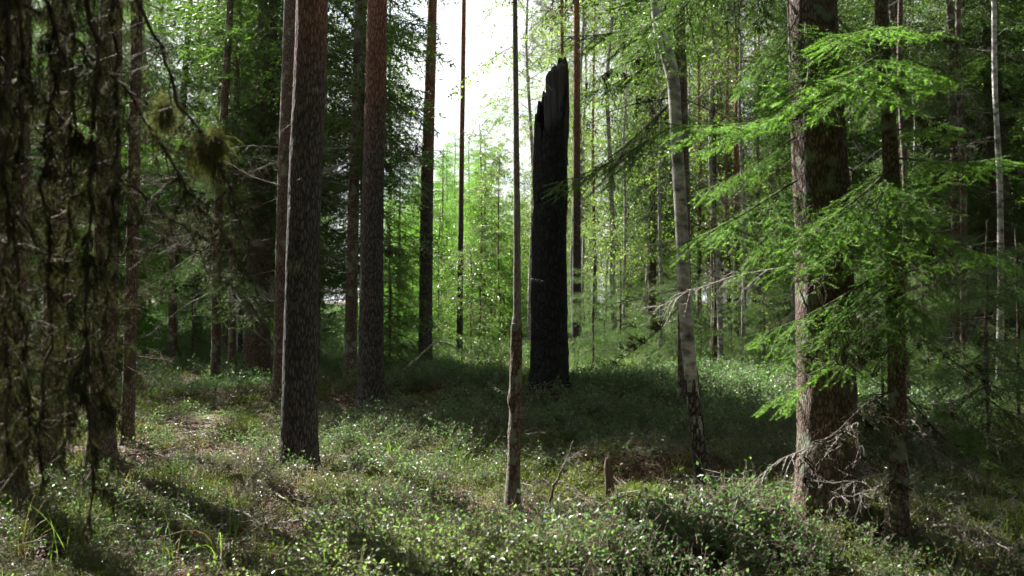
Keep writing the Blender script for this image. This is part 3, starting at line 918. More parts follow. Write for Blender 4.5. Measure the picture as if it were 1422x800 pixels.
# the young spruce in front of it, with fresh green boughs reaching across
t, b, P, r, d = hero('spruce_tree', [(1248, 760, 32), (1247, 730, 25), (1246, 600, 24), (1244, 450, 24), (1241, 300, 22), (1236, 180, 20), (1226, 0, 18)], 9, M['thin_bark'], 'spruce',
                     'thin young spruce with fresh green boughs reaching across the massive trunk', 'tree', .004, 9.1, 24, 260)
FR = [  # base px,py  tip px,py  depth change
    (1241, 240, 1045, 305, -.30), (1242, 255, 1085, 335, -.55), (1241, 230, 1110, 285, -.75), (1242, 260, 1330, 230, -.5),
    (1244, 370, 1025, 440, .10), (1244, 395, 1160, 485, -.6), (1243, 385, 1075, 470, -.4), (1238, 70, 1100, 60, -.9), (1241, 235, 1150, 320, -.85),
    (1238, 120, 1190, 60, -.5), (1237, 60, 1165, 95, -.8), (1239, 130, 1360, 60, -.2), (1241, 220, 1390, 190, .3), (1243, 310, 1380, 330, .4), (1244, 400, 1300, 470, -.5),
    (1245, 450, 1050, 530, .75), (1237, 30, 1150, 10, -.6), (1237, 40, 1330, 20, -.5), (1242, 280, 1320, 340, -.4), (1243, 330, 1290, 400, -.6), (1240, 180, 1310, 150, .4)]
for k, (px, py, tx, ty, dd) in enumerate(FR):
    add_bough(t, W(px, py, d) - b, W(tx, ty, d + dd) - b, k, True)
DR = [(1246, 560, 1000, 640, -.1), (1246, 540, 1060, 590, -.6), (1246, 660, 1120, 695, -.4), (1246, 650, 1095, 690, .1), (1246, 480, 1140, 560, -.7), (1245, 450, 1110, 560, -.2),
      (1246, 570, 1310, 610, -.5), (1246, 540, 1340, 640, .3), (1246, 500, 1330, 560, -.3), (1246, 600, 1290, 730, -.3), (1246, 640, 1210, 720, -.35), (1246, 680, 1280, 745, -.3),
      (1245, 420, 1370, 470, -.2), (1245, 380, 1350, 380, .3), (1244, 350, 1380, 400, -.4), (1243, 300, 1350, 270, -.2), (1245, 450, 1390, 540, .1),
      (1246, 520, 1400, 600, -.2), (1246, 590, 1380, 650, -.1)]
for k, (px, py, tx, ty, dd) in enumerate(DR):
    add_dead(t, W(px, py, d) - b, W(tx, ty, d + dd) - b, k, k % 3 == 1, .7 * k)
for k, (px, py, tx, ty, dd) in enumerate([(1330, 560, 1395, 640, -.2), (1300, 540, 1365, 620, -.25)]):
    add_bough(t, W(px, py, d - .2) - b, W(tx, ty, d + dd) - b, k + 1, True)
c = link('crown', spruce_crown(312, 9, 4.2, 1, .38, .12, .8, dense=3).mesh('spruce_crown', [M['needle_young'], M['twig']]), t)
c.location = at_height(P, 6) * np.array([1, 1, 0])

# spruces to the right, twiggy
def side_spruce(pts, H, label, seed, deadz, nd, lod=1, crown0=3.0, d=None, nb=0, mat='spruce_bark', wid=.125, L=(.6, 1.4), dens=3):
    t, b, P, r, d = hero('spruce_tree', pts, H, M[mat], 'spruce', label, 'tree', .006, seed * 1.7, 24, 220, d)
    rng = rg(400 + seed)
    for k in range(nd):
        z = rng.uniform(*deadz); a = rng.random() * 6.28; p = at_height(P, z)
        dr = np.array([math.cos(a), math.sin(a), rng.uniform(-.45, .1)])
        add_dead(t, p + dr * .05, p + dr * rng.uniform(*L), int(rng.integers(4)), rng.random() < .4, rng.random() * 6)
    for k in range(nb):
        z = rng.uniform(deadz[0] + .6, deadz[1]); a = rng.random() * 6.28; p = at_height(P, z)
        dr = np.array([math.cos(a), math.sin(a), rng.uniform(-.5, -.05)])
        add_bough(t, p + dr * .05, p + dr * rng.uniform(L[0] * 1.2, L[1] * 1.2), int(rng.integers(4)), False)
    c = link('crown', spruce_crown(420 + seed, H, crown0, lod, .34, wid, dense=dens).mesh('spruce_crown', [M['needle'], M['twig']]), t)
    c.location = at_height(P, crown0 + 1.5) * np.array([1, 1, 0])
    return t
side_spruce([(1264, 545, 20), (1262, 500, 18), (1256, 230, 18), (1242, 0, 15)], 13, 'reddish spruce stem half hidden behind the thin young spruce', 1, (.6, 5), 26, 1, 4.2, None, 8)
side_spruce([(1398, 532, 30), (1396, 500, 27), (1388, 250, 25), (1376, 0, 21)], 16, 'dark spruce with ragged lichen-hung twigs right of the young green spruce', 2, (.5, 6.5), 44, 1, 4.6, None, 16)
side_spruce([(1330, 520, 13), (1328, 300, 12), (1322, 0, 9)], 12, 'spindly grey spruce with a thicket of bare twigs between two thicker spruces', 3, (.4, 5.5), 40, 1, 4.4, 13.5, 8, 'thin_bark')
# dark spruces on the left, in shade
side_spruce([(358, 531, 38), (358, 510, 34), (362, 300, 31), (370, 0, 28)], 18, 'stout dark shaded spruce standing left of the thick furrowed pine', 4, (1.2, 5.5), 22, 1, 2.9, None, 10, wid=.085)
side_spruce([(389, 548, 24), (390, 520, 20), (393, 300, 19), (402, 0, 18)], 16, 'dark spruce close behind the thick furrowed pine, trunk half hidden', 5, (1.2, 4), 12, 1, 6.8, None, 2, wid=.10)
side_spruce([(299, 537, 15), (300, 500, 12.5), (303, 300, 12), (318, 0, 9)], 8.5, 'slim dark spruce with low shaded boughs left of the stout dark spruce', 6, (.8, 4), 20, 1, 2.2, None, 10, 'thin_bark')
side_spruce([(486, 527, 20), (487, 500, 17), (490, 300, 15), (498, 0, 12)], 15, 'dark spruce rising between the two thickest pines', 7, (1, 5), 20, 1, 2.8, 12.6, 8, 'thin_bark')
side_spruce([(322, 531, 10), (324, 300, 9), (330, 0, 7)], 8, 'very thin dark spruce pole beside the stout dark spruce', 8, (.6, 5), 24, 1, 3.2, 13.5, 4, 'thin_bark')
side_spruce([(240, 512, 12), (243, 300, 11), (262, 0, 7)], 15, 'slender spruce with reddish sunlit bark deep in the shaded left thicket', 9, (1.5, 6), 16, 1, 2.6, 16.5, 6, 'thin_bark')

# near spruces at the left, hung with lichen
t, b, P, r, d = hero('spruce_tree', [(14, 700, 54), (14, 660, 44), (16, 300, 42), (18, 0, 40)], 10.5, M['spruce_bark'], 'spruce',
                     'lichen-hung spruce trunk standing by the tangle of dead drooping boughs', 'tree', .008, 8.8, 40, 280)
rng = rg(55)
for k in range(34):
    z = rng.uniform(.5, 3.5); a = rng.random() * 6.28; p = at_height(P, z)
    dr = np.array([math.cos(a), math.sin(a), rng.uniform(-.5, .1)])
    add_dead(t, p + dr * .06, p + dr * rng.uniform(.4, 1.1), k, True, rng.random() * 6)
link('crown', spruce_crown(330, 10.5, 5.4, 2, .36, .10, .9, dense=4).mesh('spruce_crown', [M['needle'], M['twig']]), t)
for (px, w, bp, lab, sd, HT) in [(148, 34, 640, 'dim spruce with rust-brown flaking bark behind the hanging lichen tangle', 56, 8.2), (78, 30, 655, 'shaded spruce trunk furred with pale lichen beside the hanging tangle', 57, 9.5),
                                 (184, 17, 612, 'thin crooked rusty spruce right of the hanging lichen tangle', 58, 6.4)]:
    t, b, P, r, d = hero('spruce_tree', [(px - 6, bp + 6, w * 1.3), (px - 5, bp - 40, w), (px, 300, w * .95), (px + 4, 0, w * .85)], HT, M['spruce_bark'], 'spruce', lab, 'tree', .006, sd, 30, 240)
    rng = rg(sd)
    for k in range(30):
        z = rng.uniform(.5, 3.6); a = rng.random() * 6.28; p = at_height(P, z)
        dr = np.array([math.cos(a), math.sin(a), rng.uniform(-.5, .1)])
        add_dead(t, p + dr * .05, p + dr * rng.uniform(.3, 1.0), k, True, rng.random() * 6)
    link('crown', spruce_crown(331 + sd, HT, HT - 2.2, 2, .36, .10, .9, dense=4).mesh('spruce_crown', [M['needle'], M['twig']]), t)

# the nearest spruce stands just outside the picture; its dead drooping boughs with beard lichen hang into it
def drooper(seed, pts, r0, lichen, yellow=()):
    """hanging bough along world points, with twigs; returns wood and lichen meshes (local to base)"""
    rng = rg(seed)
    Q = spline(np.array(pts), 46)
    Q[4:] += rng.normal(size=(42, 3)) * .008
    g = Geo(); tube(g, Q, np.linspace(r0, .004, 46), 6, 0)
    A, B, R = [], [], []
    for k in range(60):
        i = rng.integers(6, 45); p = Q[i]
        d = nrm(rng.normal(size=3) * np.array([1, 1, .5]) + np.array([0, 0, -.9])); ll = rng.uniform(.08, .30)
        for j in range(4):
            d = nrm(d + rng.normal(size=3) * .25 + np.array([0, 0, -.15])); q = p + d * ll / 4
            A.append(p); B.append(q); R.append(.004 - .0008 * j)
            d2 = nrm(d + rng.normal(size=3) * .8); A.append(q); B.append(q + d2 * ll * .25); R.append(.0016)
            p = q
    A, B, R = map(np.array, (A, B, R)); rods(g, A, B, R, R * .6, 0)
    l = Geo()
    lich(l, A[rng.integers(0, len(A), lichen)], rng, 0, .025, .08, 12, .0016)
    lich(l, Q[rng.integers(8, 45, lichen // 2)], rng, 0, .025, .07, 12, .0016)
    for c_, rad in yellow:
        pp = np.array(c_) + rng.normal(size=(48, 3)) * np.array([rad * .45, rad * .45, rad * .6])
        lich(l, pp, rng, 1, .03, .11, 12, .0013)
    return g.mesh('hanging_bough', [M['bough_twig']]), l.mesh('bough_lichen', [M['lichen'], M['lichen_yellow']])
bx, by = -2.75, 3.3
b = np.array([bx, by, g1(bx, by)])
t = root('spruce_tree', b, 'dead drooping spruce boughs heavy with grey-green beard lichen, dark in the shade', 'tree')
zz = np.linspace(-.05, 13, 12)
link('trunk', trunk_mesh('near_spruce_trunk', np.column_stack([zz * 0, zz * 0, zz]), np.interp(zz, [0, 13], [.15, .02]), M['spruce_bark'], 'spruce', 36, 260, .008, 4.0), t)
link('crown', spruce_crown(340, 13, 4.2, 1).mesh('spruce_crown', [M['needle'], M['twig']]), t)
HB = [  # screen path of each hanging bough, depth
    ([(-60, -120), (20, -110), (70, 60), (62, 250), (70, 450), (60, 600), (58, 690)], 3.1, .014, 190, ()),
    ([(-60, -150), (60, -150), (125, 20), (128, 220), (118, 420), (128, 600), (122, 745)], 2.9, .014, 210, ()),
    ([(-60, -90), (10, -60), (28, 120), (20, 300), (34, 480), (40, 560), (36, 660)], 3.0, .012, 150, ()),
    ([(-60, -160), (80, -170), (150, -20), (160, 160), (152, 330), (140, 470), (146, 590)], 3.2, .013, 180, ()),
    ([(-60, -130), (50, -130), (95, 40), (98, 230), (88, 380), (96, 520), (92, 640)], 3.3, .012, 190, ()),
    ([(-60, -80), (0, -40), (8, 120), (4, 330), (10, 500), (14, 640)], 2.8, .012, 140, ()),
    ([(-60, -190), (110, -150), (190, -5), (235, 95), (250, 150), (300, 215), (345, 350)], 3.2, .011, 46, ((W(283, 200, 3.2), .045), (W(296, 190, 3.2), .03))),
    ([(-60, -20), (60, 20), (165, 120), (215, 190), (262, 265), (330, 345)], 3.25, .010, 46, ((W(226, 148, 3.25), .035),)),
    ([(-60, 60), (40, 120), (150, 230), (230, 300), (290, 330)], 3.3, .009, 50, ()),
]
for k, (path, dd, r0, nlich, yel) in enumerate(HB):
    pw = np.array([W(px, py, dd) for px, py in path])
    pw = np.vstack([[bx, by, pw[0, 2] + .15], pw]) - b
    m1, m2 = drooper(600 + k, pw, r0, nlich, [(c_ - b, rad) for c_, rad in yel])
    o = link('hanging_bough', m1, t)
    link('beard_lichen', m2, o)

# ------------------------------------------------------------------ trees of the background: shared meshes, every tree its own object
def simple_trunk(name, H, r0, mat, kind, seed, sides=12, rings=60, wob=.12, amp=.004):
    rng = rg(seed)
    z = np.linspace(-.1, H, 9)
    P = np.column_stack([wob * np.cumsum(rng.normal(size=9)) * .25, wob * np.cumsum(rng.normal(size=9)) * .25, z])
    P[:, :2] -= P[0, :2]
    return trunk_mesh(name, P, np.interp(z, [0, H], [r0, .012]), mat, kind, sides, rings, amp, seed)

KIND = {}
KIND['spruce'] = [[('trunk', simple_trunk('far_spruce_trunk', H, r0, M['spruce_bark'], 'spruce', 700 + k)),
                   ('crown', spruce_crown(710 + k, H, z0, 1 if k < 2 else 2, .3, w, mx, zfine=3.8, dense=6).mesh('far_spruce_crown', [M['needle'], M['twig']])),
                   ('dead_branches', dead_skirt(720 + k, .5, z0 + 2, 26, (.5, 1.2), DEADC).mesh('far_dead', [M['grey_twig']]))]
                  for k, (H, r0, z0, w, mx) in enumerate([(15, .13, 2.2, .16, 2.0), (12, .10, 1.2, .17, 1.7), (17, .15, 3.2, .15, 2.2), (10, .08, 1.0, .19, 1.6)])]
KIND['young'] = [[('trunk', simple_trunk('young_spruce_trunk', H, r0, M['thin_bark'], 'none', 730 + k, 8, 30, .03)),
                  ('crown', spruce_crown(740 + k, H, .25, lod, .22, w, 1.4, dense=6 if k < 2 else 5).mesh('young_spruce_crown', [M['needle_young' if k < 2 else 'needle'], M['bough_twig']]))]
                 for k, (H, r0, w, lod) in enumerate([(6.5, .05, .20, 2), (5.0, .045, .22, 2), (2.2, .02, .34, 1), (1.3, .014, .42, 1)])]
KIND['birch'] = [[('trunk', simple_trunk('far_birch_trunk', H, r0, M['birch_bark'], 'birch', 750 + k, 10, 60, .22, .002)),
                  ('crown', birch_crown(760 + k, H, z0, n, sp).mesh('far_birch_crown', [M['birch_leaf'], M['twig']]))]
                 for k, (H, r0, z0, n, sp) in enumerate([(13, .075, 2.5, 230, 2.0), (11, .06, 1.6, 210, 1.8), (15, .09, 3.5, 240, 2.3), (9, .045, 1.0, 190, 1.5)])]
KIND['sapling'] = [[('trunk', simple_trunk('sapling_stem', H, r0, M['thin_bark'], 'none', 770 + k, 6, 24, .1)),
                    ('crown', birch_crown(780 + k, H, .3, n, sp, SPRAYB, (.45, .9), True).mesh('sapling_crown', [M['aspen_leaf'], M['twig']]))]
                   for k, (H, r0, n, sp) in enumerate([(4.5, .03, 110, 1.1), (3.0, .02, 80, .9), (6, .04, 140, 1.3)])]
KIND['pine'] = [[('trunk', simple_trunk('far_pine_trunk', H, r0, M['pine_bark'], 'pine', 790 + k, 14, 80, .10, .004)),
                 ('crown', pine_crown(795 + k, H, H * .55, 52, 1.8).mesh('far_pine_crown', [M['pine_needle'], M['twig']])),
                 ('dead_branches', dead_skirt(798 + k, 2, H * .55, 16, (.3, .8), DEADC).mesh('far_pine_dead', [M['grey_twig']]))]
                for k, (H, r0) in enumerate([(16, .11), (14, .08)])]

KIND['pole'] = [[('trunk', simple_trunk('pole_trunk', H, r0, M[mt], 'none', 900 + k, 8, 40, .16)),
                 ('crown', (pine_crown(905 + k, H, H * .72, 24, 1.1) if k != 1 else birch_crown(905 + k, H, H * .62, 70, 1.1)).mesh('pole_crown', [M['pine_needle' if k != 1 else 'birch_leaf'], M['twig']])),
                 ('dead_branches', dead_skirt(910 + k, .8, H * .7, 20, (.25, .7), DEADC).mesh('pole_dead', [M['grey_twig']]))]
                for k, (H, r0, mt) in enumerate([(12, .055, 'thin_bark'), (11, .05, 'birch_bark'), (14, .075, 'pine_bark')])]
NAMES = {'pole': 'tree_pole', 'spruce': 'spruce_tree', 'young': 'spruce_sapling', 'birch': 'birch_tree', 'sapling': 'rowan_sapling', 'pine': 'pine_tree'}
SIZE = {'spruce': ['tall', 'middling', 'very tall', 'shorter'], 'young': ['taller', 'slender', 'chest-high', 'stunted'], 'birch': ['tall', 'slender', 'very tall', 'small'],
        'sapling': ['middling', 'small', 'taller'], 'pine': ['tall', 'slender'], 'pole': ['brown', 'pale', 'rusty']}
def plant(kind, x, y, label, group, v=None, s=1.0, rng=RNG, cat='tree'):
    v = int(rng.integers(len(KIND[kind]))) if v is None else v
    if group and len(label.split()) < 15 and not label.startswith(('small', 'waist', 'tiny', 'knee')):
        label = SIZE[kind][v] + ' ' + label; group = SIZE[kind][v] + ' ' + group
    o = root(NAMES[kind], (x, y, g1(x, y) - .03), label, cat, group)
    o.scale = (s, s, s * rng.uniform(.92, 1.08)); o.rotation_euler = (0, 0, rng.random() * 6.28)
    for nm, me in KIND[kind][v]: link(nm, me, o)
    return o
def plant_px(kind, px, d, *a, **k):
    return plant(kind, (px - 711) / F * d, d, *a, **k)

# thin birch seen right above the broken stem, and other single ones
plant_px('birch', 735, 22, 'slim leafy birch close beside the charred snag on its sky side', None, v=2, s=.8)
plant_px('birch', 857, 19, 'pale birch stem between the charred snag and the leaning birch', None, v=0, s=.9)
plant_px('birch', 1002, 17, 'pale birch stem between the leaning birch and the massive spruce', None, v=1, s=.95)
plant_px('young', 672, 25, 'young conical spruce glowing in the sun below the open sky', None, v=0, s=1.0)
plant_px('sapling', 655, 17.5, 'small leafy sapling beside the thin bare pine pole', None, v=1, s=.75)
plant_px('pine', 95, 15, 'slim pine with orange bark among the lichen-hung spruces', None, v=1, s=.62)

T0 = 0
def fill(seed, n, kind, px, d, label, group, ok=None, mind=1.0, s=(.85, 1.15), v=None, taken=[]):
    rng = rg(seed); c = 0; tries = 0
    while c < n and tries < 4000:
        tries += 1
        dd = math.sqrt(rng.uniform(d[0] ** 2, d[1] ** 2)); p = rng.uniform(*px)
        x = (p - 711) / F * dd
        if ok and not ok(p, dd): continue
        if any((x - a) ** 2 + (dd - e) ** 2 < mind ** 2 for a, e in taken): continue
        taken.append((x, dd))
        plant(kind, x, dd, label, group, None if v is None else int(rng.choice(v)), rng.uniform(*s), rng); c += 1

fill(41, 26, 'pole', (745, 1120), (14, 32), 'thin bare pole with small crown among the sunlit birches', 'bare poles among the birches', None, .8, s=(.8, 1.2))
fill(42, 14, 'pole', (1120, 1440), (10, 24), 'thin bare pole in the twiggy right thicket', 'bare poles in the right thicket', None, .8, s=(.8, 1.1))
fill(43, 10, 'pole', (170, 560), (13, 26), 'thin bare pole between the dark left spruces', 'bare poles between the left spruces', None, .8, s=(.8, 1.1))
# left: shaded spruces
fill(1, 13, 'spruce', (-250, 545), (13.5, 24), 'dark spruce crowding the shaded thicket behind the left pines', 'dark spruces of the left thicket', lambda p, d: (d < 17 or p < 330) and not (100 < p < 345), 1.1)
fill(2, 9, 'spruce', (-400, 330), (26, 44), 'dim spruce deep behind the left thicket', 'far spruces behind the left thicket', lambda p, d: p < 130, 2.2)
fill(21, 4, 'spruce', (130, 345), (20, 27), 'dark spruce standing deep between the slim left poles', 'dark spruces deep between the poles', None, 1.6, s=(.9, 1.1))
fill(3, 4, 'birch', (150, 470), (24, 36), 'sunlit birch glimpsed through the dark left spruces', 'birches behind the left spruces', None, 1.8)
fill(31, 8, 'young', (170, 560), (13, 24), 'low young spruce in the dark left thicket', 'young spruces in the left thicket', None, .9, v=[2, 3, 1], s=(.8, 1.1))
# centre gap: low sunlit trees under the open sky
fill(4, 24, 'young', (545, 720), (24, 44), 'small sunlit spruce under the open sky gap', 'young spruces under the sky gap', None, 1.4, v=[0, 1], s=(.7, 1.15))
fill(5, 12, 'sapling', (540, 720), (20, 42), 'leafy sapling glowing in the sunny gap', 'saplings in the sunny gap', None, 1.2, s=(.7, 1.1))
fill(6, 5, 'pine', (585, 690), (46, 70), 'faint pine far away in the sky gap', 'far pines in the sky gap', None, 3, s=(.55, .7))
fill(61, 7, 'sapling', (560, 1000), (15.5, 22), 'waist-high leafy sapling in the sunny strip past the snag', 'waist-high saplings past the snag', None, .8, v=[1], s=(.35, .6))
fill(62, 16, 'young', (790, 1080), (13.5, 24), 'tiny spruce in the sunny strip between snag and massive spruce', 'tiny spruces right of the snag', None, .8, v=[2, 3], s=(.6, 1.1))
# right of the snag: airy birches
fill(7, 17, 'birch', (715, 960), (18, 38), 'leafy sunlit birch in the bright wood behind the snag', 'birches behind the snag', lambda p, d: p > 735 or d > 30, 1.7)
fill(8, 9, 'pine', (800, 1150), (18, 36), 'thin pine pole among the sunlit birches', 'pine poles among the birches', None, 1.6, s=(.8, 1.05))
fill(9, 5, 'spruce', (830, 1120), (18, 34), 'spruce among the sunlit birches behind the leaning birch', 'spruces among the birches', None, 1.8)
fill(10, 14, 'sapling', (780, 1250), (17, 34), 'bushy sapling at the foot of the sunlit birches', 'saplings below the birches', None, 1.2, s=(.7, 1.2))
# right: twiggy spruces
fill(11, 8, 'spruce', (1130, 1600), (13, 24), 'twiggy spruce in the thicket behind the young green spruce', 'spruces of the right thicket', None, 1.4)
fill(12, 7, 'birch', (1080, 1700), (20, 40), 'bright birch glimpsed through the right spruces', 'birches behind the right spruces', None, 1.8)
fill(13, 5, 'spruce', (1080, 1750), (26, 44), 'dim spruce far behind the right thicket', 'far spruces behind the right thicket', None, 2.2)
fill(14, 11, 'young', (1180, 1480), (8, 14), 'knee-high spruce in the undergrowth of the right thicket', 'knee-high spruces in the right thicket', None, .8, v=[2, 3], s=(.6, 1.0))
fill(22, 20, 'spruce', (900, 1430), (17, 34), 'smaller dark spruce filling the gaps between the sunlit birches', 'dark spruces filling the birch gaps', None, 1.4, v=[1, 3], s=(.65, 1.05))
fill(23, 22, 'spruce', (850, 1440), (21, 38), 'dark full-crowned spruce walling off the view behind the right trunks', 'spruces walling off the view', None, 1.3, v=[0, 1, 2], s=(.9, 1.15))
fill(24, 12, 'young', (90, 430), (26, 46), 'bushy young spruce closing the low gaps beyond the left thicket', 'young spruces beyond the left thicket', None, 1.2, v=[0, 1], s=(.9, 1.4))
fill(25, 10, 'spruce', (150, 360), (40, 60), 'distant dark spruce seen between the left poles', 'distant spruces between the left poles', None, 2, s=(.8, 1.0))
# distant wall of forest
fill(15, 16, 'spruce', (-300, 560), (46, 80), 'distant spruce closing the view on the left', 'distant spruces on the left', None, 2.5, s=(.9, 1.2))
fill(16, 40, 'spruce', (720, 1720), (44, 80), 'distant spruce closing the view behind the birches', 'distant spruces behind the birches', None, 2.5, s=(.9, 1.2))
fill(17, 20, 'young', (540, 740), (48, 85), 'distant low spruce along the foot of the open sky', 'distant low spruces below the sky', None, 2, v=[0, 1], s=(1.3, 2.0))
fill(18, 18, 'birch', (760, 1650), (42, 70), 'distant birch closing the view on the right', 'distant birches on the right', None, 2.5)

# unseen trees added behind and beside the camera to cut sky light
rngk = rg(990)
for x, y in [(-6, -4), (-2.5, -6), (2, -5), (5.5, -3), (-9, -8), (0, -10), (6, -9), (10, -5), (7.5, 1.0), (10.5, 4.5), (13, 0), (-5, -12), (4, -14), (12, -11), (-12, -3), (9, 8.2), (-1, -3.6), (3.6, -1.6), (-6, 1.5), (-8.5, 3.0), (-7.5, -1), (-11, 1), (-14, 3), (-5, -2), (-3.5, -9), (1.5, -7.5), (8, -6), (-8, -6), (3.5, -11), (-1.5, -13), (9, -13), (5.5, .2), (15, -4), (-11, -11), (6, -17), (-6, -17), (0, -18), (4.3, 2.6), (5.6, 5.2), (6.9, 7.9), (8.5, 10.5), (7.5, 3.8), (-4.4, .8), (-5.4, 4.6), (-6.8, 5.8), (-8.2, 6.6), (-10, 8), (-9.6, 9.6), (-12, 12), (-12, 6), (1.4, -2.6), (-1.8, -1.9), (5.2, -6.5), (-4, -4.5), (0.2, -5.6)]:
    k = 'spruce' if rngk.random() < .7 else 'birch'
    plant(k, x, y, 'unseen spruce added beside or behind the viewpoint to cut sky light' if k == 'spruce' else 'unseen birch added beside or behind the viewpoint to cut sky light', k + ' screen added around the viewpoint', None, rngk.uniform(.9, 1.1), rngk)


# ------------------------------------------------------------------ undergrowth
LIB = bpy.data.collections.new('undergrowth_sources')     # not linked: only scattered from
def src(name, geo, mats):
    o = bpy.data.objects.new(name, geo.mesh(name, mats)); LIB_ = bpy.data.collections.get(name.rsplit('_', 1)[0]) or bpy.data.collections.new(name.rsplit('_', 1)[0])
    LIB_.objects.link(o)
    return LIB_

def bush(seed, h, nst, nlf, size, spread, mats, name, width=.6):
    rng = rg(seed); g = Geo(); A, B, P = [], [], []
    for s in range(nst):
        a = rng.random() * 6.28; p = np.array([math.cos(a), math.sin(a), 0]) * spread * .35 * rng.random()
        d = nrm(np.array([math.cos(a) * .5, math.sin(a) * .5, 1]) + rng.normal(size=3) * .15)
        hh = h * rng.uniform(.6, 1.1)
        for j in range(4):
            q = p + d * hh / 4; A.append(p); B.append(q); d = nrm(d + rng.normal(size=3) * .2)
            if j:
                for _ in range(2):
                    e = q + nrm(d + rng.normal(size=3) * .8) * hh * .3
                    A.append(q); B.append(e)
                    for _ in range(max(1, nlf // 8)): P.append(q + (e - q) * rng.uniform(.2, 1.1) + rng.normal(size=3) * .004)
            for _ in range(max(1, nlf // 8)): P.append(p + (q - p) * rng.random() + rng.normal(size=3) * .005) if j else None
            p = q
    rods(g, np.array(A), np.array(B), .0016, .001, 1)
    leaves(g, np.array(P), rng, size, 0, width, -.1, up=.9)
    return src(name, g, mats)
for k in range(4): C_BIL = bush(800 + k, .27, 5, 14, .029, .14, [M['bilberry'], M['twig']], f'bilberry_{k}')
for k in range(4): C_SUN = bush(805 + k, .25, 5, 14, .028, .14, [M['bilberry_sunlit'], M['twig']], f'fresh_bilberry_{k}')
for k in range(4): C_LIN = bush(810 + k, .14, 5, 13, .022, .10, [M['lingon'], M['twig']], f'lingonberry_{k}', .5)
for k in range(3): C_FAR = bush(820 + k, .30, 9, 16, .034, .30, [M['bilberry'], M['twig']], f'shrub_{k}')

def blade_geo(g, rng, base, L, w, lean, curl, az, mat=0, tint=.5, n=6):
    t = np.linspace(0, 1, n)
    d = np.array([math.cos(az), math.sin(az), 0]); s = np.array([-math.sin(az), math.cos(az), 0])
    c = base + d * (lean * L * t + curl * L * t ** 3)[:, None] + np.array([0, 0, 1.0]) * (L * (t * math.sqrt(max(.05, 1 - lean ** 2)) - curl * .6 * t ** 3))[:, None]
    ww = w * (1 - t ** 2) + .0006
    v = np.stack([c - s * ww[:, None] / 2, c + np.array([0, 0, -.25]) * ww[:, None], c + s * ww[:, None] / 2], 1).reshape(-1, 3)
    i = np.arange(n - 1)[:, None] * 3
    f = np.concatenate([np.stack([i + 0, i + 1, i + 4, i + 3], -1).reshape(-1, 4), np.stack([i + 1, i + 2, i + 5, i + 4], -1).reshape(-1, 4)])
    g.add(v, f, mat, tint, True)

def grassy(seed, n, L, w, name, dry=.25):
    rng = rg(seed); g = Geo()
    for k in range(n):
        blade_geo(g, rng, np.array([*rng.normal(size=2) * .03, 0]), L * rng.uniform(.5, 1.1), w, rng.uniform(.05, .5), rng.uniform(0, .5), rng.random() * 6.28,
                  1 if rng.random() < dry else 0, rng.random(), 5)
    return src(name, g, [M['grass'], M['dry_grass']])
for k in range(3): C_GRA = grassy(830 + k, 12, .22, .004, f'grass_{k}')
for k in range(3): C_DRY = grassy(840 + k, 12, .14, .004, f'drygrass_{k}', .85)
for k in range(3):
    rng = rg(850 + k); g = Geo()
    P = rng.normal(size=(110, 3)) * np.array([.06, .06, .012]); P[:, 2] = np.abs(P[:, 2])
    d = nrm(rng.normal(size=(110, 3)) * .5 + np.array([0, 0, 1.0]))
    needles(g, P, d, .03, 3, .018, .006, rng, 0, rng.random(110))
    C_MOS = src(f'mosstuft_{k}', g, [M['moss']])
for k in range(4):
    rng = rg(860 + k); g = Geo()
    P = rng.normal(size=(26, 3)) * np.array([.10, .10, .006]) + [0, 0, .012]
    leaves(g, P, rng, .035, 0, .6, 0, up=2.5)
    A = rng.normal(size=(7, 3)) * np.array([.1, .1, .006]) + [0, 0, .015]
    rods(g, A, A + rng.normal(size=(7, 3)) * np.array([.08, .08, .015]), .0025, .0015, 1)
    C_LIT = src(f'litter_{k}', g, [M['litter'], M['grey_twig']])

